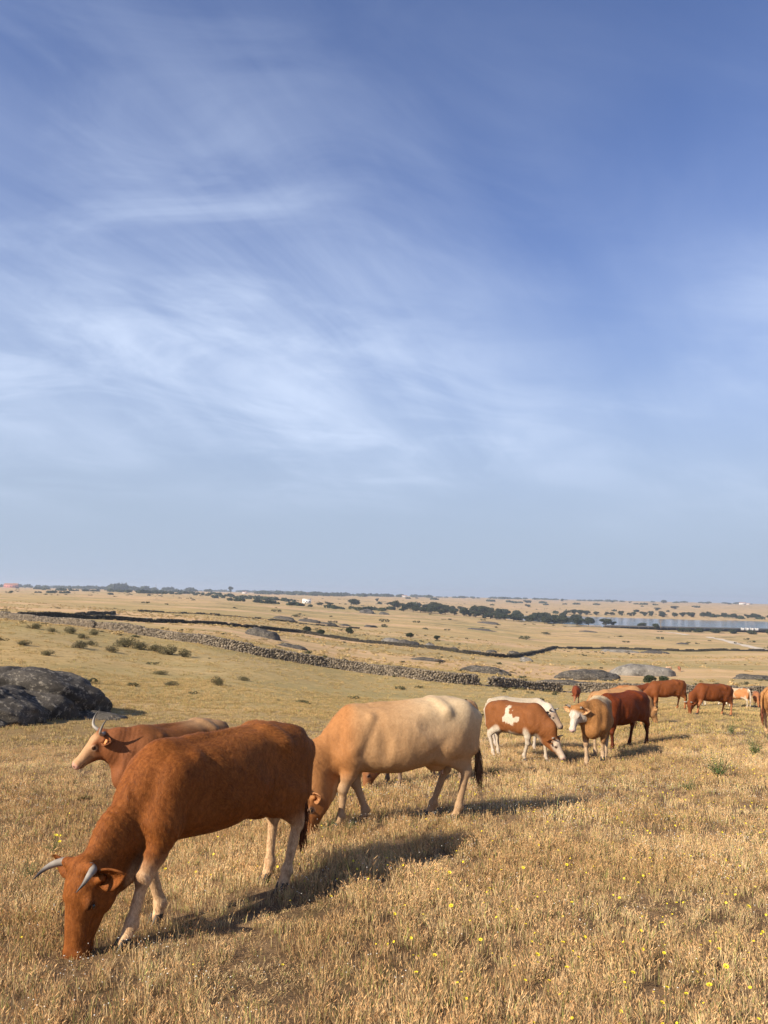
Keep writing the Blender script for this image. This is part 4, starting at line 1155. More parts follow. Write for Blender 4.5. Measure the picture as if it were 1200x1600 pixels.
def far_wood(name, label, bands, seed):
    """a far wood or hedge line that reads as one mass: leaf clumps joined in one mesh"""
    rng = np.random.default_rng(seed); Vs, Fs, Ts, nb = [], [], [], 0
    for (x0, y0, x1, y1, n, h, w, spread) in bands:
        for k in range(n):
            t = rng.uniform(0, 1); x = x0 + (x1 - x0) * t + rng.normal(0, spread); y = y0 + (y1 - y0) * t + rng.normal(0, spread * 2)
            s = rng.uniform(.55, 1.25); hh = h * s; ww = w * s * rng.uniform(.7, 1.3)
            m = 46; d = rng.normal(0, 1, (m, 3)); d /= np.linalg.norm(d, axis=1)[:, None]; d[:, 2] = np.abs(d[:, 2])
            z = float(ground(x, y))
            C_ = np.array((x, y, z + hh * .25)) + d * np.array((ww / 2, ww / 2, hh * .72)) * rng.uniform(.6, 1, (m, 1))
            u = rng.normal(0, 1, (m, 3)); u /= np.linalg.norm(u, axis=1)[:, None]; v = np.cross(u, d); sz = max(1.2, ww * .16)
            Vs.append(np.stack([C_ - u * sz, C_ + v * sz, C_ + u * sz, C_ - v * sz], 1).reshape(-1, 3)); Fs.append(np.arange(m * 4).reshape(-1, 4) + nb); nb += m * 4
            Ts.append(np.repeat(np.tile(rng.uniform(.7, 1.3, (m, 1)), (1, 3)), 4, 0))
    o = bpy.data.objects.new(name, mesh_np(name, np.concatenate(Vs), np.concatenate(Fs), M['oak_leaf'], False, np.concatenate(Ts))); COL.objects.link(o)
    o['kind'] = 'stuff'; o['label'] = label; o['category'] = 'woodland'
far_wood('far_woodland', 'bluish line of far woods along the whole horizon', [
    (-2400, 4200, -400, 4300, 190, 11, 34, 60), (-1500, 2900, -900, 3000, 34, 12, 30, 40), (-1150, 2750, -640, 2850, 40, 12, 28, 30), (-900, 2600, -850, 2620, 10, 20, 40, 12),
    (-420, 2750, 60, 2900, 80, 10, 26, 40), (-300, 2500, -60, 2500, 34, 8, 20, 25), (0, 3600, 700, 3800, 40, 8, 28, 50), (600, 4000, 1100, 3900, 34, 7, 30, 60), (1100, 3800, 2600, 3500, 40, 6, 30, 60)], 5)
far_wood('far_hedges', 'broken dark hedges and scrub between the far fields', [
    (-700, 1700, -330, 1650, 60, 4.5, 14, 18), (-420, 1350, -200, 1250, 40, 4.5, 11, 16), (-250, 1150, -110, 1100, 22, 4, 10, 10), (-900, 2000, -500, 2050, 40, 5, 14, 18), (-620, 1500, -560, 1500, 6, 4, 10, 5), (-160, 800, -70, 790, 18, 3, 8, 7),
    (-60, 820, 20, 850, 20, 3, 9, 9), (20, 1250, 330, 1300, 16, 5, 12, 30), (300, 1500, 1000, 1480, 20, 4.5, 13, 70), (500, 1260, 760, 1240, 30, 4.5, 12, 14), (-520, 1120, -300, 1180, 10, 3.5, 9, 14), (100, 2300, 900, 2350, 24, 4.5, 22, 90)], 6)

# shrubs on the left slope
def shrub_mesh(seed):
    rng = np.random.default_rng(seed); blobs = []
    for k in range(7):
        a = rng.uniform(0, 6.28); q = rng.uniform(0, .6); blobs.append((math.cos(a) * q, math.sin(a) * q, rng.uniform(.12, .45), rng.uniform(.20, .42), .8))
    V, F, T = leaf_cloud(rng, blobs, 1100, .055, .35); V[:, 2] = np.maximum(V[:, 2], -.05)
    tw = []; tf = []; nb = 0
    for k in range(14):
        a = rng.uniform(0, 6.28); q = rng.uniform(.3, .9)
        v, f = tube([(0, 0, -.05), (math.cos(a) * q * .5, math.sin(a) * q * .5, .3), (math.cos(a) * q, math.sin(a) * q, rng.uniform(.4, .75))], [.018, .011, .004], 4); tw.append(v); tf.append(f + nb); nb += len(v)
    return mesh_np('foliage', V, F, M['scrub_leaf'], False, T), mesh_np('twigs', np.concatenate(tw), np.concatenate(tf), M['bark'], True)
SHRUBS = [shrub_mesh(s) for s in range(4)]
def shrub(x, y, w, h, label):
    f, t = SHRUBS[_tr.randrange(4)]
    o = thing('broom_shrub', label, 'shrub', (x, y, float(ground(x, y)) - .03), _tr.uniform(0, 360), 'olive grey shrubs on the left slope')
    o.scale = (w / 1.7, w / 1.7, h * .72 / .75); part('foliage', f, o); part('twigs', t, o)
for (x, y, w, h, lab) in [(-33.8, 75.3, 1.7, .9, 'dark shrub at the left end of the upper row below the wall'), (-31.6, 74.6, 1.2, .7, 'small shrub, second in the upper row below the wall'), (-30.2, 76.0, 1.9, 1.0, 'rounded shrub, third in the upper row below the wall'),
        (-29.0, 79.0, 1.5, .8, 'shrub at the right end of the upper row, close under the wall'), (-35.5, 70.0, 1.5, .7, 'low shrub on the slope near the left edge'), (-24.0, 62.2, 1.9, 1.0, 'bushy shrub standing alone above the dark boulders'),
        (-22.8, 69.8, 2.4, 1.5, 'tallest olive shrub at the left of the big clump'), (-21.3, 69.2, 2.2, 1.2, 'spreading olive shrub, second in the big clump'), (-19.8, 68.7, 2.0, 1.1, 'greyish shrub in the middle of the big clump'),
        (-18.2, 67.6, 2.4, 1.2, 'broad olive shrub at the right of the big clump'), (-16.9, 67.0, 1.5, 1.1, 'greener round shrub at the right end of the big clump'), (-26.8, 58.4, 1.5, .6, 'flat shrub left of the boulders higher up the slope'),
        (-22.0, 63.6, 1.4, .8, 'small shrub right of the bushy lone shrub'), (-24.8, 66.5, 1.3, .7, 'small shrub between the lone shrub and the big clump'), (-9.4, 45.5, 1.0, .8, 'small upright shrub on the open slope nearest the cattle'),
        (-11.6, 43.2, 1.3, .45, 'low sprawling shrub on the open slope'), (-14.1, 50.2, 1.2, .45, 'low grey shrub in the middle of the open slope'), (-22.6, 53.0, 1.2, .6, 'low shrub just above the dark boulders'),
        (-9.0, 51.5, .9, .5, 'tiny shrub on the open slope right of the others'), (-27.5, 72.0, 1.4, .8, 'shrub between the upper row and the big clump'), (-38.5, 74.5, 1.8, .8, 'dark shrub by the left edge under the wall')]:
    shrub(x, y, w, h, lab)
o_ = tree(43.2, 126, 1.3, 2.6, 'dense green bush growing at the foot of the pale granite dome', 'bushes by the granite dome', 'bush', 'green_bush')
o_ = tree(46.0, 127, 1.2, 2.4, 'dark green bush right beside the dense green bush', 'bushes by the granite dome', 'bush', 'green_bush')

# leafy weeds and thistles
def weed_mesh(seed, tall):
    rng = np.random.default_rng(seed); V, F, T = [], [], []
    ns = 22 if tall else 34
    for k in range(ns):
        a = rng.uniform(0, 6.28); ln = rng.uniform(.6, 1) * (1. if tall else .55); lean = rng.uniform(.1, .8) if tall else rng.uniform(.5, 1.2)
        d = np.array((math.cos(a) * lean, math.sin(a) * lean, 1.)); d /= np.linalg.norm(d)
        s = np.array((-math.sin(a), math.cos(a), 0))
        nl = 12
        for j in range(nl):
            t = (j + 1) / nl; p = d * ln * t + np.array((math.cos(a), math.sin(a), -.6)) * .10 * t * t
            ll = ln * rng.uniform(.07, .15) * (1.15 - t * .8)
            for sd in (-1, 1):
                q = s * sd + d * .5 + rng.normal(0, .35, 3); q /= np.linalg.norm(q); w = np.cross(q, rng.normal(0, 1, 3)); w /= np.linalg.norm(w)
                b = len(V); V += [p, p + q * ll * .45 + w * ll * .20, p + q * ll, p + q * ll * .45 - w * ll * .20]; F.append((b, b + 1, b + 2, b + 3)); T += [np.ones(3) * rng.uniform(.7, 1.4)] * 4
        b = len(V); V += [np.zeros(3) - s * .006, np.zeros(3) + s * .006, d * ln + s * .003, d * ln - s * .003]; F.append((b, b + 1, b + 2, b + 3)); T += [np.ones(3) * .8] * 4
    return mesh_np('leaves', V, F, M['weed_leaf'], False, np.array(T))
WEEDS = {True: [weed_mesh(s, True) for s in (1, 2, 3)], False: [weed_mesh(s, False) for s in (4, 5, 6)]}
def flower_head(mat='petal_yellow', n=12, r=.016):
    V, F = [], []
    for k in range(n):
        a = 2 * math.pi * k / n; c, s = math.cos(a), math.sin(a); b = len(V)
        V += [(c * r * .3 - s * r * .10, s * r * .3 + c * r * .10, 0), (c * r * .3 + s * r * .10, s * r * .3 - c * r * .10, 0), (c * r + s * r * .2, s * r - c * r * .2, r * .25), (c * r - s * r * .2, s * r + c * r * .2, r * .25)]
        F.append((b, b + 1, b + 2, b + 3))
    return mesh_np('petals', V, F, M[mat], False)
PETALS = flower_head(); PETAL_DISC = mesh_np('disc', *[np.array(a) for a in (ICO[1][0] * np.array((.0055, .0055, .003)) + np.array((0, 0, .002)), ICO[1][1])], M['petal_core'], True)
_v, _f = tube([(0, 0, 0), (.005, 0, -.1), (0, .005, -.22)], [.0015, .0018, .002], 4); PETAL_STEM = mesh_np('stem', _v, _f, M['stem'], True)
def weed(x, y, w, h, tall, label, flowers=0, name='green_weed'):
    o = thing(name, label, 'plant', (x, y, float(ground(x, y))), _tr.uniform(0, 360), 'green weeds in the dry grass')
    o.scale = (w, w, h); part('leaves', WEEDS[tall][_tr.randrange(3)], o)
    for k in range(flowers):
        a = _tr.uniform(0, 6.28); q = _tr.uniform(0, .35)
        f = part('flower', PETALS, o, (math.cos(a) * q, math.sin(a) * q, (.9 if tall else .42) + _tr.uniform(-.1, .12))); f.scale = (1 / w, 1 / w, 1 / h)
        f.rotation_euler = (_tr.uniform(-.4, .4), _tr.uniform(-.4, .4), 0)
# ---------------------------------------------------------------- the herd
HORN_FWD = [(-.01, -.03, .085), (-.005, -.02, .14), (.02, .04, .185), (.09, .13, .195), (.15, .20, .175)]
HORN_SMALL = [(-.01, -.03, .085), (-.01, .0, .15), (.0, .06, .185), (.0, .11, .18)]
HORN_LYRE = [(-.01, -.03, .085), (.01, .0, .16), (.0, .06, .23), (-.09, .11, .27), (-.19, .12, .265)]
RED = (.165, .050, .015)
grazing = lambda **k: dict(dict(hoof={}, neck=(.93, 0, .80), head=((1.22, 0, .60), (.10, 0, -1), (1, 0, .1)), udder=.5), **k)

make_cow(dict(label='rich red brown horned cow grazing in front, pale lower legs', shag=1., hair=42000, folds=.003, horn_r=.025, coat=(.190, .058, .012), legs=(.50, .31, .165), leg_z=.60, eye_ring=(.16, .06, .02), nose=(.42, .20, .13), seed=2,
              horns=([(-.01, -.03, .085), (-.005, -.02, .12), (.01, .015, .14), (.045, .05, .145), (.085, .08, .13)], [(-.01, -.03, .085), (-.005, -.02, .13), (.01, .025, .165), (.038, .075, .18), (.072, .125, .178)]),
              back=(.225, .075, .018), ear_up=-.05, ribs=.0015, tail=[(-.86, 0, 1.285), (-.97, .01, 1.24), (-1.01, .01, 1.05), (-1.03, .02, .78), (-1.03, .02, .52)], switch_c=(.10, .032, .012)),
         grazing(hoof=dict(fl=(.30, .02), fr=(-.24, .04), hl=(.14, .02), hr=(-.03, .0)), neck0=(.48, 0, 1.04), neck_size=.83, neck=(.87, .03, .79), head=((1.21, .05, .64), (.06, .02, -1), (1, .08, .1)), belly=.82, width=.92, udder=.3, head_size=1.18),
         (-1.36, 6.58), 234, 1.065, .0115)
make_cow(dict(label='brown cow with pale face and upturned horns looking left, orange ear tag', folds=.0015, coat=(.19, .070, .022), back=(.33, .185, .085), back_z=(1.24, 1.38), back_x=(.15, -.3), face=(.42, .24, .12), face_w=.082, legs=(.45, .28, .15), eye_ring=(.5, .3, .17), nose=(.50, .27, .20),
              hair=14000, seed=5, horns=HORN_LYRE, horn_r=.026, tag=True, ear_up=-.15, ear=(.22, .08, .03), neck_c=(.20, .07, .025), ribs=.004),
         dict(hoof=dict(fl=(.1, 0), fr=(-.1, 0), hl=(-.1, 0), hr=(.1, 0)), neck=(.80, -.10, 1.14), head=((.98, -.25, 1.31), (.55, -.32, -.78), (.70, -.28, .6)), udder=1),
         (-2.68, 10.12), 236, .955, .0135)
make_cow(dict(label='large tan cow with creamy white rump grazing behind the red brown cow', hair=26000, hair_range=(.60, 1.18), coat=(.43, .245, .112), back=(.56, .41, .24), back_z=(.75, 1.30), back_x=(.25, -.70), legs=(.38, .24, .13), neck_c=(.33, .145, .05), face=(.25, .095, .030), face_all=True, seed=7, horns=None, pitch=-3.0,
              nose=(.30, .16, .10), ear=(.34, .15, .06), ribs=.0015, tail_c=(.38, .22, .11), switch_c=(.13, .065, .032), switch=.40, knee=.5),
         grazing(hoof=dict(fl=(.16, -.05), fr=(-.20, .12), hl=(.10, -.10), hr=(.32, -.05)), neck=(.93, .02, .80), head=((1.13, .13, .50), (.08, .02, -1), (1, .05, .1)), belly=1.05, width=1.04, udder=.9, bony=1, neck0=(.46, 0, 1.0)),
         (.27, 9.52), 198, 1.045, .0125)

def flank_patch(P, nz, nf, legz):
    P = P + np.stack([n3(P, 7., 51) - .5, 0 * nf, n3(P, 7., 57) - .5], 1) * .22 + np.stack([n3(P, 22., 53) - .5, 0 * nf, n3(P, 22., 59) - .5], 1) * .09
    d = np.minimum(np.hypot((P[:, 0] - .02 + .5 * (P[:, 2] - 1.05)) / .13, (P[:, 2] - 1.08) / .20), np.hypot((P[:, 0] - .06) / .24, (P[:, 2] - 1.00) / .085))
    return sstep(d + 1.5 * (nz - .5) + .7 * (nf - .5), 1.08, .92) * (P[:, 1] < -.05)
def white_under(P, nz, nf, legz):
    a = sstep(P[:, 2] + .5 * (nz - .5), .70, .62) * sstep(P[:, 0], .80, .6)
    b = sstep(P[:, 0] + .1 * (nz - .5), -.86, -.92)
    return np.maximum(a, b)
make_cow(dict(label='brown and white pied cow with white legs grazing before the cream cow', hair=14000, hair_w=.0022, coat=(.19, .068, .021), patch=[((.47, .39, .28), flank_patch), ((.42, .34, .25), white_under)], legs=(.46, .38, .28), leg_z=.82, face=(.46, .35, .25), face_all=False, face_w=.3,
              nose=(.5, .32, .26), seed=9, horns=HORN_SMALL, horn_r=.024, ear=(.30, .10, .03), tail_c=(.65, .52, .38), switch_c=(.40, .28, .18), knee=.1, ribs=.003),
         grazing(hoof=dict(fr=(-.35, .08), fl=(.05, .05), hr=(.15, -.06), hl=(-.05, 0)), neck=(.88, .04, .82), head=((1.06, .10, .62), (.45, .10, -.9), (.9, .1, .35)), udder=.4),
         (2.90, 16.25), -51, .85, .0165)
make_cow(dict(label='cream white cow with grey face standing behind the pied cow', hair=10000, hair_w=.0024, coat=(.36, .29, .20), face=(.27, .19, .13), face_all=True, neck_c=(.50, .41, .31), legs=(.40, .33, .26), nose=(.16, .12, .10), seed=11, horns=HORN_SMALL, ear=(.12, .09, .07), ribs=.004, knee=.3, tail_c=(.5, .4, .3)),
         dict(hoof=dict(fl=(.1, 0), fr=(-.1, 0), hl=(-.1, 0), hr=(.1, 0)), neck=(.82, -.02, 1.06), head=((1.00, -.03, 1.10), (.62, -.08, -.80), (.75, 0, .6)), udder=.6),
         (3.42, 18.9), -40, .90, .02)
make_cow(dict(label='golden brown cow with white face walking towards the viewer', hair=16000, hair_w=.0022, shag=.6, coat=(.27, .122, .040), back=(.42, .31, .18), back_z=(1.18, 1.36), back_x=(.45, .1), face=(.48, .40, .31), face_all=True, legs=(.40, .27, .16), leg_z=.50, nose=(.55, .36, .31), eye_ring=(.6, .45, .35),
              neck_c=(.27, .12, .038), seed=13, horns=HORN_SMALL, horn_r=.026, ear=(.45, .24, .11), ribs=.002, knee=.5, tag=False),
         dict(hoof=dict(fr=(.12, .02), fl=(-.08, -.03, .10), hl=(.25, -.05), hr=(-.10, .03), knee_fl=.05), neck=(.80, -.20, 1.12), head=((.98, -.36, 1.22), (.34, -.14, -.92), (.9, -.25, .36)), udder=.2, belly=1.1, width=.86),
         (4.42, 15.95), 249, .93, .0165)
make_cow(dict(label='dark chestnut cow standing just behind the white faced cow', hair=12000, hair_w=.0024, shag=.4, coat=(.135, .029, .0075), legs=(.085, .020, .008), leg_z=.5, nose=(.2, .1, .08), seed=15, horns=None, ribs=.002, switch_c=(.06, .02, .01)),
         grazing(hoof=dict(fl=(.0, 0), fr=(-.2, 0), hl=(-.05, -.02), hr=(.25, .02)), neck=(.86, 0, 1.05), head=((1.15, 0, .98), (.35, 0, -.9), (.9, 0, .3)), udder=.1),
         (5.66, 18.45), 217, .955, .02)
make_cow(dict(label='small dark red cow facing us on the slope beyond the herd', coat=(.15, .035, .012), legs=(.2, .09, .04), nose=(.5, .4, .3), seed=17, horns=None, ribs=0, face=(.3, .12, .06), face_all=True),
         grazing(hoof=dict(fl=(.05, 0), fr=(-.05, 0)), head=((1.20, -.10, .66), (.2, -.1, -1), (1, 0, .1))), (15.4, 61.5), 256, .95, .035)
make_cow(dict(label='pale tan cow whose back shows above the white faced cow', coat=(.36, .19, .08), seed=19, horns=None, ribs=0), grazing(), (7.62, 24.6), 12, .98, .03)
make_cow(dict(label='orange tan cow whose back shows above the dark chestnut cow', coat=(.34, .145, .05), seed=21, horns=None, ribs=.003), grazing(), (8.55, 28.4), 188, 1.02, .03)
make_cow(dict(label='red brown cow grazing, left of the two alike side by side on the right', coat=RED, legs=(.28, .11, .04), seed=23, horns=HORN_SMALL, ribs=.003, switch_c=(.05, .015, .008), nose=(.5, .38, .3)),
         grazing(hoof=dict(fl=(.12, 0), fr=(-.10, 0), hl=(-.02, 0), hr=(.18, 0)), head=((1.20, .05, .52), (.06, .02, -1), (1, .1, .1))), (12.15, 33.2), 188, .90, .026)
make_cow(dict(label='darker brown cow half hidden beyond the left grazing cow', coat=(.17, .042, .010), legs=(.2, .07, .025), seed=24, horns=None, ribs=.003), grazing(hoof=dict(fl=(.1, 0), fr=(-.1, 0))), (11.75, 34.9), 215, .92, .03)
make_cow(dict(label='red brown horned cow grazing with head down beneath the small rock', coat=(.155, .044, .013), legs=(.32, .13, .055), seed=25, horns=[(-.01, -.03, .085), (-.01, .0, .16), (.0, .05, .24), (.0, .09, .28)], ribs=.003, switch_c=(.04, .012, .008), nose=(.3, .15, .1)),
         grazing(hoof=dict(fl=(.25, 0), fr=(-.05, 0), hl=(-.08, 0), hr=(.14, 0)), neck=(.96, .03, .78), head=((1.22, .10, .52), (.02, .10, -1), (1, .25, .1))), (12.62, 29.9), 193, .86, .024)
def pied(P, nz, nf, legz): return sstep(nz + .15 * (P[:, 2] - 1), .50, .56)
make_cow(dict(label='white and tan pied calf seen from behind beyond the horned cow', coat=(.40, .17, .065), patch=[((.42, .31, .20), pied)], legs=(.45, .37, .28), leg_z=.8, seed=27, horns=None, ribs=0, tail_c=(.65, .55, .42), switch_c=(.5, .4, .3), category='calf'),
         grazing(), (23.6, 51.6), 120, .92, .04)
make_cow(dict(label='white legged brown cow standing beyond the grazing horned cow', coat=(.38, .15, .06), legs=(.60, .52, .40), leg_z=.85, seed=28, horns=None, ribs=0), grazing(hoof=dict(hl=(-.2, 0), hr=(.2, 0))), (23.2, 54.8), 185, 1.0, .04)
make_cow(dict(label='small brown calf right of the pied calf', coat=(.30, .12, .05), legs=(.25, .1, .05), seed=29, horns=None, ribs=0, category='calf', tail_c=(.3, .12, .05)), grazing(), (25.0, 52.0), 250, .72, .04)
make_cow(dict(label='golden tan cow cut off by the right edge of the picture', hair=8000, hair_w=.003, coat=(.36, .17, .06), seed=31, horns=None, ribs=.002, legs=(.55, .33, .16), tail=[(-.86, 0, 1.285), (-.96, 0, 1.25), (-1.02, .06, 1.05), (-1.02, .08, .8), (-1.0, .08, .55)], switch_c=(.16, .05, .025), switch=.30),
         grazing(hoof=dict(hl=(.0, 0), hr=(.25, 0))), (11.42, 21.6), 12, .98, .022)
make_cow(dict(label='cow mostly hidden behind the large tan cow, hooves and muzzle showing', coat=(.24, .10, .04), legs=(.22, .15, .10), leg_z=.35, seed=33, horns=None, ribs=0, nose=(.45, .25, .18)),
         grazing(hoof=dict(fl=(.0, 0), fr=(.1, 0), hl=(0, 0), hr=(.3, 0)), neck=(.93, 0, .72), head=((1.24, 0, .46), (.1, 0, -1), (1, 0, .1))), (.72, 13.0), 205, .83, .022)
for i, (x, y, c, lab) in enumerate([(68.6, 186, (.55, .35, .2), 'tiny pale cow beside the pale granite dome'), (71.5, 187, (.26, .10, .05), 'tiny brown cow right of the tiny pale cow')]):
    make_cow(dict(label=lab, coat=c, seed=40 + i, horns=None, ribs=0), grazing(), (x, y), 200 + 60 * i, .9, .06)
# ---------------------------------------------------------------- grass and flowers
def tuft_mesh(seed, n, h, spread, w, heads=.5):
    rng = np.random.default_rng(seed); V, F, T = [], [], []
    for k in range(n):
        a = rng.uniform(0, 6.28); r = spread * rng.uniform(0, 1) ** .6; p = np.array((math.cos(a) * r, math.sin(a) * r, -.015))
        hh = h * rng.uniform(.35, 1) ; a2 = a + rng.normal(0, 1.0); lean = rng.uniform(.03, .40) * hh; d = np.array((math.cos(a2), math.sin(a2), 0))
        s = rng.normal(0, 1, 3); s[2] = 0; s /= np.linalg.norm(s); ww = w * rng.uniform(.6, 1.3)
        p1 = p + d * lean * .35 + np.array((0, 0, hh * .6)); p2 = p + d * lean + np.array((0, 0, hh))
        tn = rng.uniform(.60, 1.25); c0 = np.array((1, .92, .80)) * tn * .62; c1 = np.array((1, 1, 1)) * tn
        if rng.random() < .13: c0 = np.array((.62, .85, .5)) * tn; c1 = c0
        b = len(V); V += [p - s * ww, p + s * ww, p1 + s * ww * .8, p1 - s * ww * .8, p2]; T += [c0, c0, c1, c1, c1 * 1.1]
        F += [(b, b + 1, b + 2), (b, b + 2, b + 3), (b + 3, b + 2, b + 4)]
        if rng.random() < heads:       # a dry seed head, nodding
            hl = h * rng.uniform(.14, .24); dd = d * .5 + np.array((0, 0, .9)) + rng.normal(0, .2, 3); dd /= np.linalg.norm(dd)
            for m in range(2):
                q = np.cross(dd, rng.normal(0, 1, 3)); q /= np.linalg.norm(q); q = q * w * 1.25
                st = p2 - dd * hl * .3
                b = len(V); V += [st, st + dd * hl * .4 + q, st + dd * hl, st + dd * hl * .4 - q]; T += [np.array((1.15, 1.02, .9)) * rng.uniform(.8, 1.25)] * 4
                F += [(b, b + 1, b + 2), (b, b + 2, b + 3)]
    return mesh_np('tuft', V, F, M['straw'], False, np.array(T))

def scatter(name, label, meshes, P, scale, rot, cat=None):
    """one object whose points each carry one of a few small meshes"""
    col = bpy.data.collections.new(name + '_kinds')
    for m in meshes:
        col.objects.link(bpy.data.objects.new(name + '_kind', m))
    me = bpy.data.meshes.new(name); me.vertices.add(len(P)); me.vertices.foreach_set('co', np.asarray(P, np.float32).ravel())
    rng = np.random.default_rng(len(P))
    a = me.attributes.new('size', 'FLOAT_VECTOR', 'POINT'); a.data.foreach_set('vector', np.asarray(scale, np.float32).ravel())
    a = me.attributes.new('turn', 'FLOAT_VECTOR', 'POINT'); a.data.foreach_set('vector', np.asarray(rot, np.float32).ravel())
    a = me.attributes.new('pick', 'INT', 'POINT'); a.data.foreach_set('value', rng.integers(0, len(meshes), len(P)).astype(np.int32))
    o = bpy.data.objects.new(name, me); COL.objects.link(o)
    g = bpy.data.node_groups.new(name, 'GeometryNodeTree')
    g.interface.new_socket('Geometry', in_out='INPUT', socket_type='NodeSocketGeometry'); g.interface.new_socket('Geometry', in_out='OUTPUT', socket_type='NodeSocketGeometry')
    N, L = g.nodes, g.links
    gi, go = N.new('NodeGroupInput'), N.new('NodeGroupOutput')
    ci = N.new('GeometryNodeCollectionInfo'); ci.inputs['Collection'].default_value = col; ci.inputs['Separate Children'].default_value = True; ci.inputs['Reset Children'].default_value = True
    ip = N.new('GeometryNodeInstanceOnPoints'); ip.inputs['Pick Instance'].default_value = True
    def attr(nm, ty):
        n = N.new('GeometryNodeInputNamedAttribute'); n.data_type = ty; n.inputs['Name'].default_value = nm; return n.outputs['Attribute']
    L.new(gi.outputs[0], ip.inputs['Points']); L.new(ci.outputs[0], ip.inputs['Instance']); L.new(attr('pick', 'INT'), ip.inputs['Instance Index'])
    L.new(attr('size', 'FLOAT_VECTOR'), ip.inputs['Scale'])
    er = N.new('FunctionNodeEulerToRotation'); L.new(attr('turn', 'FLOAT_VECTOR'), er.inputs[0]); L.new(er.outputs[0], ip.inputs['Rotation'])
    L.new(ip.outputs[0], go.inputs[0])
    md = o.modifiers.new('scatter', 'NODES'); md.node_group = g
    o['kind'] = 'stuff'; o['label'] = label
    if cat: o['category'] = cat
    return o

_rg = np.random.default_rng(4)
def sector(y0, y1, dens, half=40.):
    """random points of the ground ahead, between two distances"""
    t = math.radians(half); n = int(dens * t * (y1 ** 2 - y0 ** 2))
    r = np.sqrt(_rg.uniform(y0 ** 2, y1 ** 2, n)); a = _rg.uniform(-t, t, n)
    x, y = r * np.sin(a), r * np.cos(a)
    return x, y
GRAZED = [(-1.95, 5.40, .35), (-.85, 9.05, .35), (-.75, 5.2, .42), (-.62, 4.75, .36), (-1.0, 5.75, .30), (-.55, 6.3, .4), (2.2, 6.4, .35), (.6, 7.6, .4)]
def tufts(name, label, meshes, y0, y1, dens, smin, smax, thin=.5, half=40.):
    x, y = sector(y0, y1, dens, half)
    lush = fbm(x / 1.3, y / 1.3, 3, 51); patchy = fbm(x / 6., y / 6., 3, 53)
    keep = _rg.uniform(0, 1, len(x)) < np.clip(1.15 - thin + thin * 2.2 * (lush - .3), .15, 1)
    x, y, lush, patchy = x[keep], y[keep], lush[keep], patchy[keep]
    z = ground(x, y)
    s = _rg.uniform(smin, smax, len(x)) * (.65 + .7 * lush)
    hgt = s * (.35 + .9 * patchy) * .95
    for gx, gy, gr in GRAZED: hgt = hgt * (1 - .65 * sstep(np.hypot(x - gx, y - gy), gr, gr * .6))
    rot = np.stack([_rg.normal(0, .12, len(x)), _rg.normal(0, .12, len(x)), _rg.uniform(0, 6.28, len(x))], 1)
    return scatter(name, label, meshes, np.stack([x, y, z], 1), np.stack([s, s, hgt], 1), rot)
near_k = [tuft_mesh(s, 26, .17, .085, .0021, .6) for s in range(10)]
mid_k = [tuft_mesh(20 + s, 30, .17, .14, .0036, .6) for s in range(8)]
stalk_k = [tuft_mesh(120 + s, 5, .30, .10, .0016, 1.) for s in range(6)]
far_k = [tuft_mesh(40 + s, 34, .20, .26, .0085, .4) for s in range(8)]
vfar_k = [tuft_mesh(60 + s, 34, .28, .55, .022, .3) for s in range(6)]
for m in vfar_k + far_k: m.materials[0] = M['straw_far']
def clump(seed, col):
    rng = np.random.default_rng(seed)
    blobs = [(rng.normal(0, .35), rng.normal(0, .35), rng.uniform(.1, .35), rng.uniform(.25, .45), .7) for _ in range(5)]
    V, F, T = leaf_cloud(rng, blobs, 110, .13, .6); V[:, 2] = np.maximum(V[:, 2], -.05)
    return mesh_np('clump', V, F, M[col], False, T)
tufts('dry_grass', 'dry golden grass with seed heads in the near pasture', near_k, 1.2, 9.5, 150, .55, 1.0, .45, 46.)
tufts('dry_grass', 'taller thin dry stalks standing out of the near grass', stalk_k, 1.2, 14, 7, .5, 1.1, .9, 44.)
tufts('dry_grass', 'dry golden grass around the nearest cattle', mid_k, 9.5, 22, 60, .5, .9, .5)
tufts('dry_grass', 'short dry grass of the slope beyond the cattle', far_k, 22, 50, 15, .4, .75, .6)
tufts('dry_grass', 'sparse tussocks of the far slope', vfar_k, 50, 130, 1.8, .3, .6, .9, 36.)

def scrub_scatter(name, label, meshes, y0, y1, dens, s0, s1, lo, hi, half=34., sc=(14., 5.)):
    x, y = sector(y0, y1, dens, half)
    d = fbm(x / sc[0], y / sc[1], 4, 61)
    k = (_rg.uniform(0, 1, len(x)) < sstep(d, lo, hi)) & (lake_mask(x, y) < .05)
    x, y = x[k], y[k]; s = _rg.uniform(s0, s1, len(x)) * _rg.uniform(.6, 1.3, len(x))
    scatter(name, label, meshes, np.stack([x, y, ground(x, y)], 1), np.stack([s, s, s * _rg.uniform(.5, 1, len(x))], 1), np.stack([0 * s, 0 * s, _rg.uniform(0, 6.28, len(x))], 1))
sk = [clump(s, 'scrub_far') for s in (81, 82, 83)]; gk = [clump(s, 'straw_far') for s in (84, 85)]
scrub_scatter('low_scrub', 'low grey green scrub dotted over the near slope', sk, 26, 95, .10, .25, .6, .45, .70)
scrub_scatter('low_scrub', 'low dark scrub dotted over the middle fields', sk, 95, 330, .022, .35, 1.0, .45, .66, sc=(40., 16.))
scrub_scatter('low_scrub', 'dark scrub speckling the far fields', sk, 330, 1700, .0007, 1.4, 3.6, .46, .62, sc=(120., 60.))
scrub_scatter('tussocks', 'pale tussocks of the middle fields', gk, 90, 340, .16, .35, .9, .38, .62, sc=(25., 10.))

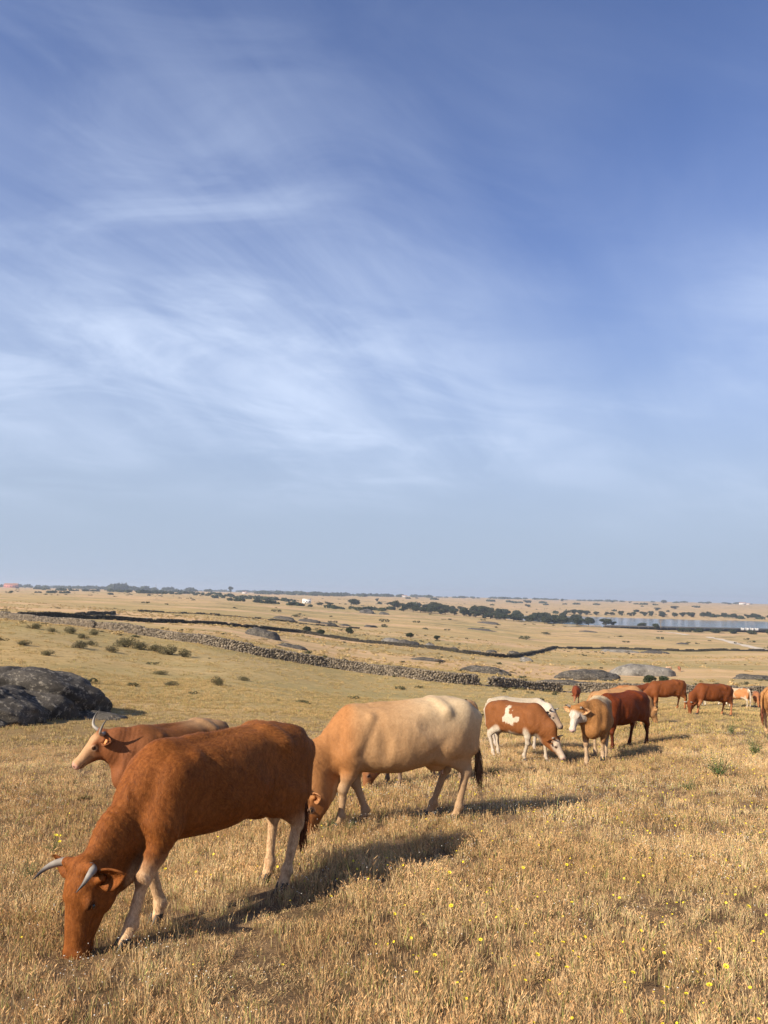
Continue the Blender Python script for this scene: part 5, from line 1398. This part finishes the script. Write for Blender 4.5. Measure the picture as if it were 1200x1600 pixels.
# small white flowers: too many to count
def white_flower(seed, n):
    rng = np.random.default_rng(seed); V, F, T = [], [], []
    cv, cf = ICO[1]
    for k in range(n):
        c = np.array((rng.normal(0, .05), rng.normal(0, .05), rng.uniform(.09, .17))); b = len(V)
        V += list(cv[:12] * np.array((.0032, .0032, .0026)) + c) ; F += [tuple(b + i for i in f) for f in ICO0]
    return mesh_np('white_flower', V, F, M['petal_white'], True)
_bm = bmesh.new(); bmesh.ops.create_icosphere(_bm, subdivisions=1, radius=1); ICO0 = [tuple(v.index for v in f.verts) for f in _bm.faces]; _bm.free()
wf = [white_flower(s, 4) for s in range(4)]
x, y = sector(1.2, 24, 14, 44)
k = _rg.uniform(0, 1, len(x)) < sstep(fbm(x / 2.2, y / 2.2, 3, 71), .42, .66) * .9 + .06
x, y = x[k], y[k]; z = ground(x, y); s = _rg.uniform(.8, 1.4, len(x)) * (1 + .035 * np.hypot(x, y))
scatter('white_flowers', 'tiny white flowers dotted through the dry grass', wf, np.stack([x, y, z], 1), np.stack([s, s, np.ones_like(s)], 1), np.stack([0 * s, 0 * s, s * 9], 1))
# the far scatter of yellow daisies
yk = [PETALS]
x, y = sector(2.0, 26, 24, 44)
k = _rg.uniform(0, 1, len(x)) < sstep(fbm(x / 3.0, y / 3.0, 3, 73) + .16 * sstep(x / y, -.2, .45), .49, .70) * .8 + .02
x, y = x[k], y[k]; z = ground(x, y) + _rg.uniform(.06, .13, len(x)); s = _rg.uniform(.30, .66, len(x))
scatter('yellow_flowers', 'small yellow daisies scattered through the grass farther off', yk, np.stack([x, y, z], 1), np.stack([s, s, s], 1), np.stack([_rg.normal(.2, .4, len(x)), _rg.normal(0, .4, len(x)), s * 20], 1))

# the nearest yellow daisies, one by one
_fl = random.Random(8)
FLOWERS = [(1.75, 4.42), (1.62, 4.55), (1.95, 4.62), (1.58, 4.78), (2.1, 4.95), (2.3, 4.7), (1.86, 5.05), (2.25, 5.3), (1.35, 5.15), (1.02, 4.72), (1.15, 5.0), (1.25, 5.45), (2.0, 5.6), (2.6, 5.5), (2.4, 5.9), (1.05, 5.7), (1.5, 6.1), (1.9, 6.3), (.75, 5.3), (2.85, 6.2),
           (.95, 6.5), (.55, 5.95), (1.0, 5.2), (2.15, 6.7), (2.75, 6.9), (.35, 5.2), (.6, 6.9), (1.3, 7.0), (1.7, 7.3), (.1, 5.9), (2.5, 7.4), (.25, 4.9), (-.6, 5.1), (-.35, 6.2), (-2.15, 6.5), (-2.35, 6.7), (-2.0, 7.4), (-2.6, 7.7), (3.0, 7.0), (3.3, 7.6), (2.9, 5.8), (1.45, 4.3)]
for i, (x, y) in enumerate(FLOWERS):
    r = thing('yellow_daisy', 'yellow daisy standing among the near dry grass', 'flower', (x + _fl.uniform(-.06, .06), y + _fl.uniform(-.06, .06), float(ground(x, y)) + _fl.uniform(.10, .16)), _fl.uniform(0, 360), 'yellow daisies in the near grass')
    r.rotation_euler = (_fl.uniform(-.1, .6), _fl.uniform(-.3, .3), _fl.uniform(-.5, .5)); s = _fl.uniform(.6, 1.05); r.scale = (s, s, s)
    part('petals', PETALS, r); part('disc', PETAL_DISC, r); part('stem', PETAL_STEM, r)

for (x, y, w, h, tall, lab, nf) in [(-.55, 8.95, .36, .34, False, 'leafy green weed at the muzzle of the tan cow', 0), (-.33, 9.02, .30, .30, False, 'small leafy weed just right of the muzzle weed', 0), (-3.45, 8.6, .36, .42, False, 'green weed with yellow flowers left of the front cow', 5),
        (-3.28, 7.6, .28, .36, False, 'green tuft by the left edge above the near horns', 0), (5.8, 13.5, .60, .50, True, 'tall thistle with pinkish heads in front of the right edge cow', 2), (7.9, 16.6, .55, .55, True, 'tall green thistle with a yellow flower at the right', 3),
        (4.83, 12.4, .5, .40, False, 'spreading green weed left of the tall thistle', 0), (8.3, 24.3, .5, .4, False, 'dark green weed under the grazing brown cows', 0), (10.4, 25.2, .45, .4, False, 'green weed in front of the horned grazing cow', 0), (9.6, 21.5, .4, .45, True, 'upright weed midway down the right slope', 1),
        (2.0, 13.8, .4, .36, False, 'dark low weed behind the tail of the tan cow', 0), (9.2, 18.5, .35, .45, True, 'upright green weed right of the shadow of the white faced cow', 0), (-4.5, 12.2, .3, .22, False, 'low green weed left of the cow with upturned horns', 0),
        (-3.4, 16.0, .4, .25, False, 'low weed behind the cow with upturned horns', 0), (8.9, 27.0, .5, .35, False, 'low weed between the grazing cows at the right', 0), (12.1, 26.4, .5, .4, False, 'low dark weed below the tail of the horned cow', 0), (4.1, 13.6, .28, .25, False, 'small weed in the shadow before the white faced cow', 0)]:
    weed(x, y, w, h, tall, lab, nf)

# ---------------------------------------------------------------- air
def haze():
    V = [(a * 8400, b * 8400, c) for c in (-40, 60) for b in (-1, 1) for a in (-1, 1)]
    me = mesh_np('haze', V, [(0, 2, 3, 1), (4, 5, 7, 6), (0, 1, 5, 4), (2, 6, 7, 3), (0, 4, 6, 2), (1, 3, 7, 5)], None, False)
    m = bpy.data.materials.new('haze'); m.use_nodes = True; nt = m.node_tree; nt.nodes.clear()
    out = nt.nodes.new('ShaderNodeOutputMaterial'); pv = nt.nodes.new('ShaderNodeVolumePrincipled')
    pv.inputs['Color'].default_value = (.80, .88, 1.0, 1); pv.inputs['Density'].default_value = .00016; pv.inputs['Anisotropy'].default_value = .2
    nt.links.new(pv.outputs[0], out.inputs['Volume']); me.materials.append(m)
    o = bpy.data.objects.new('haze', me); COL.objects.link(o); o['kind'] = 'stuff'; o['label'] = 'thin blue haze over the valley'
haze()
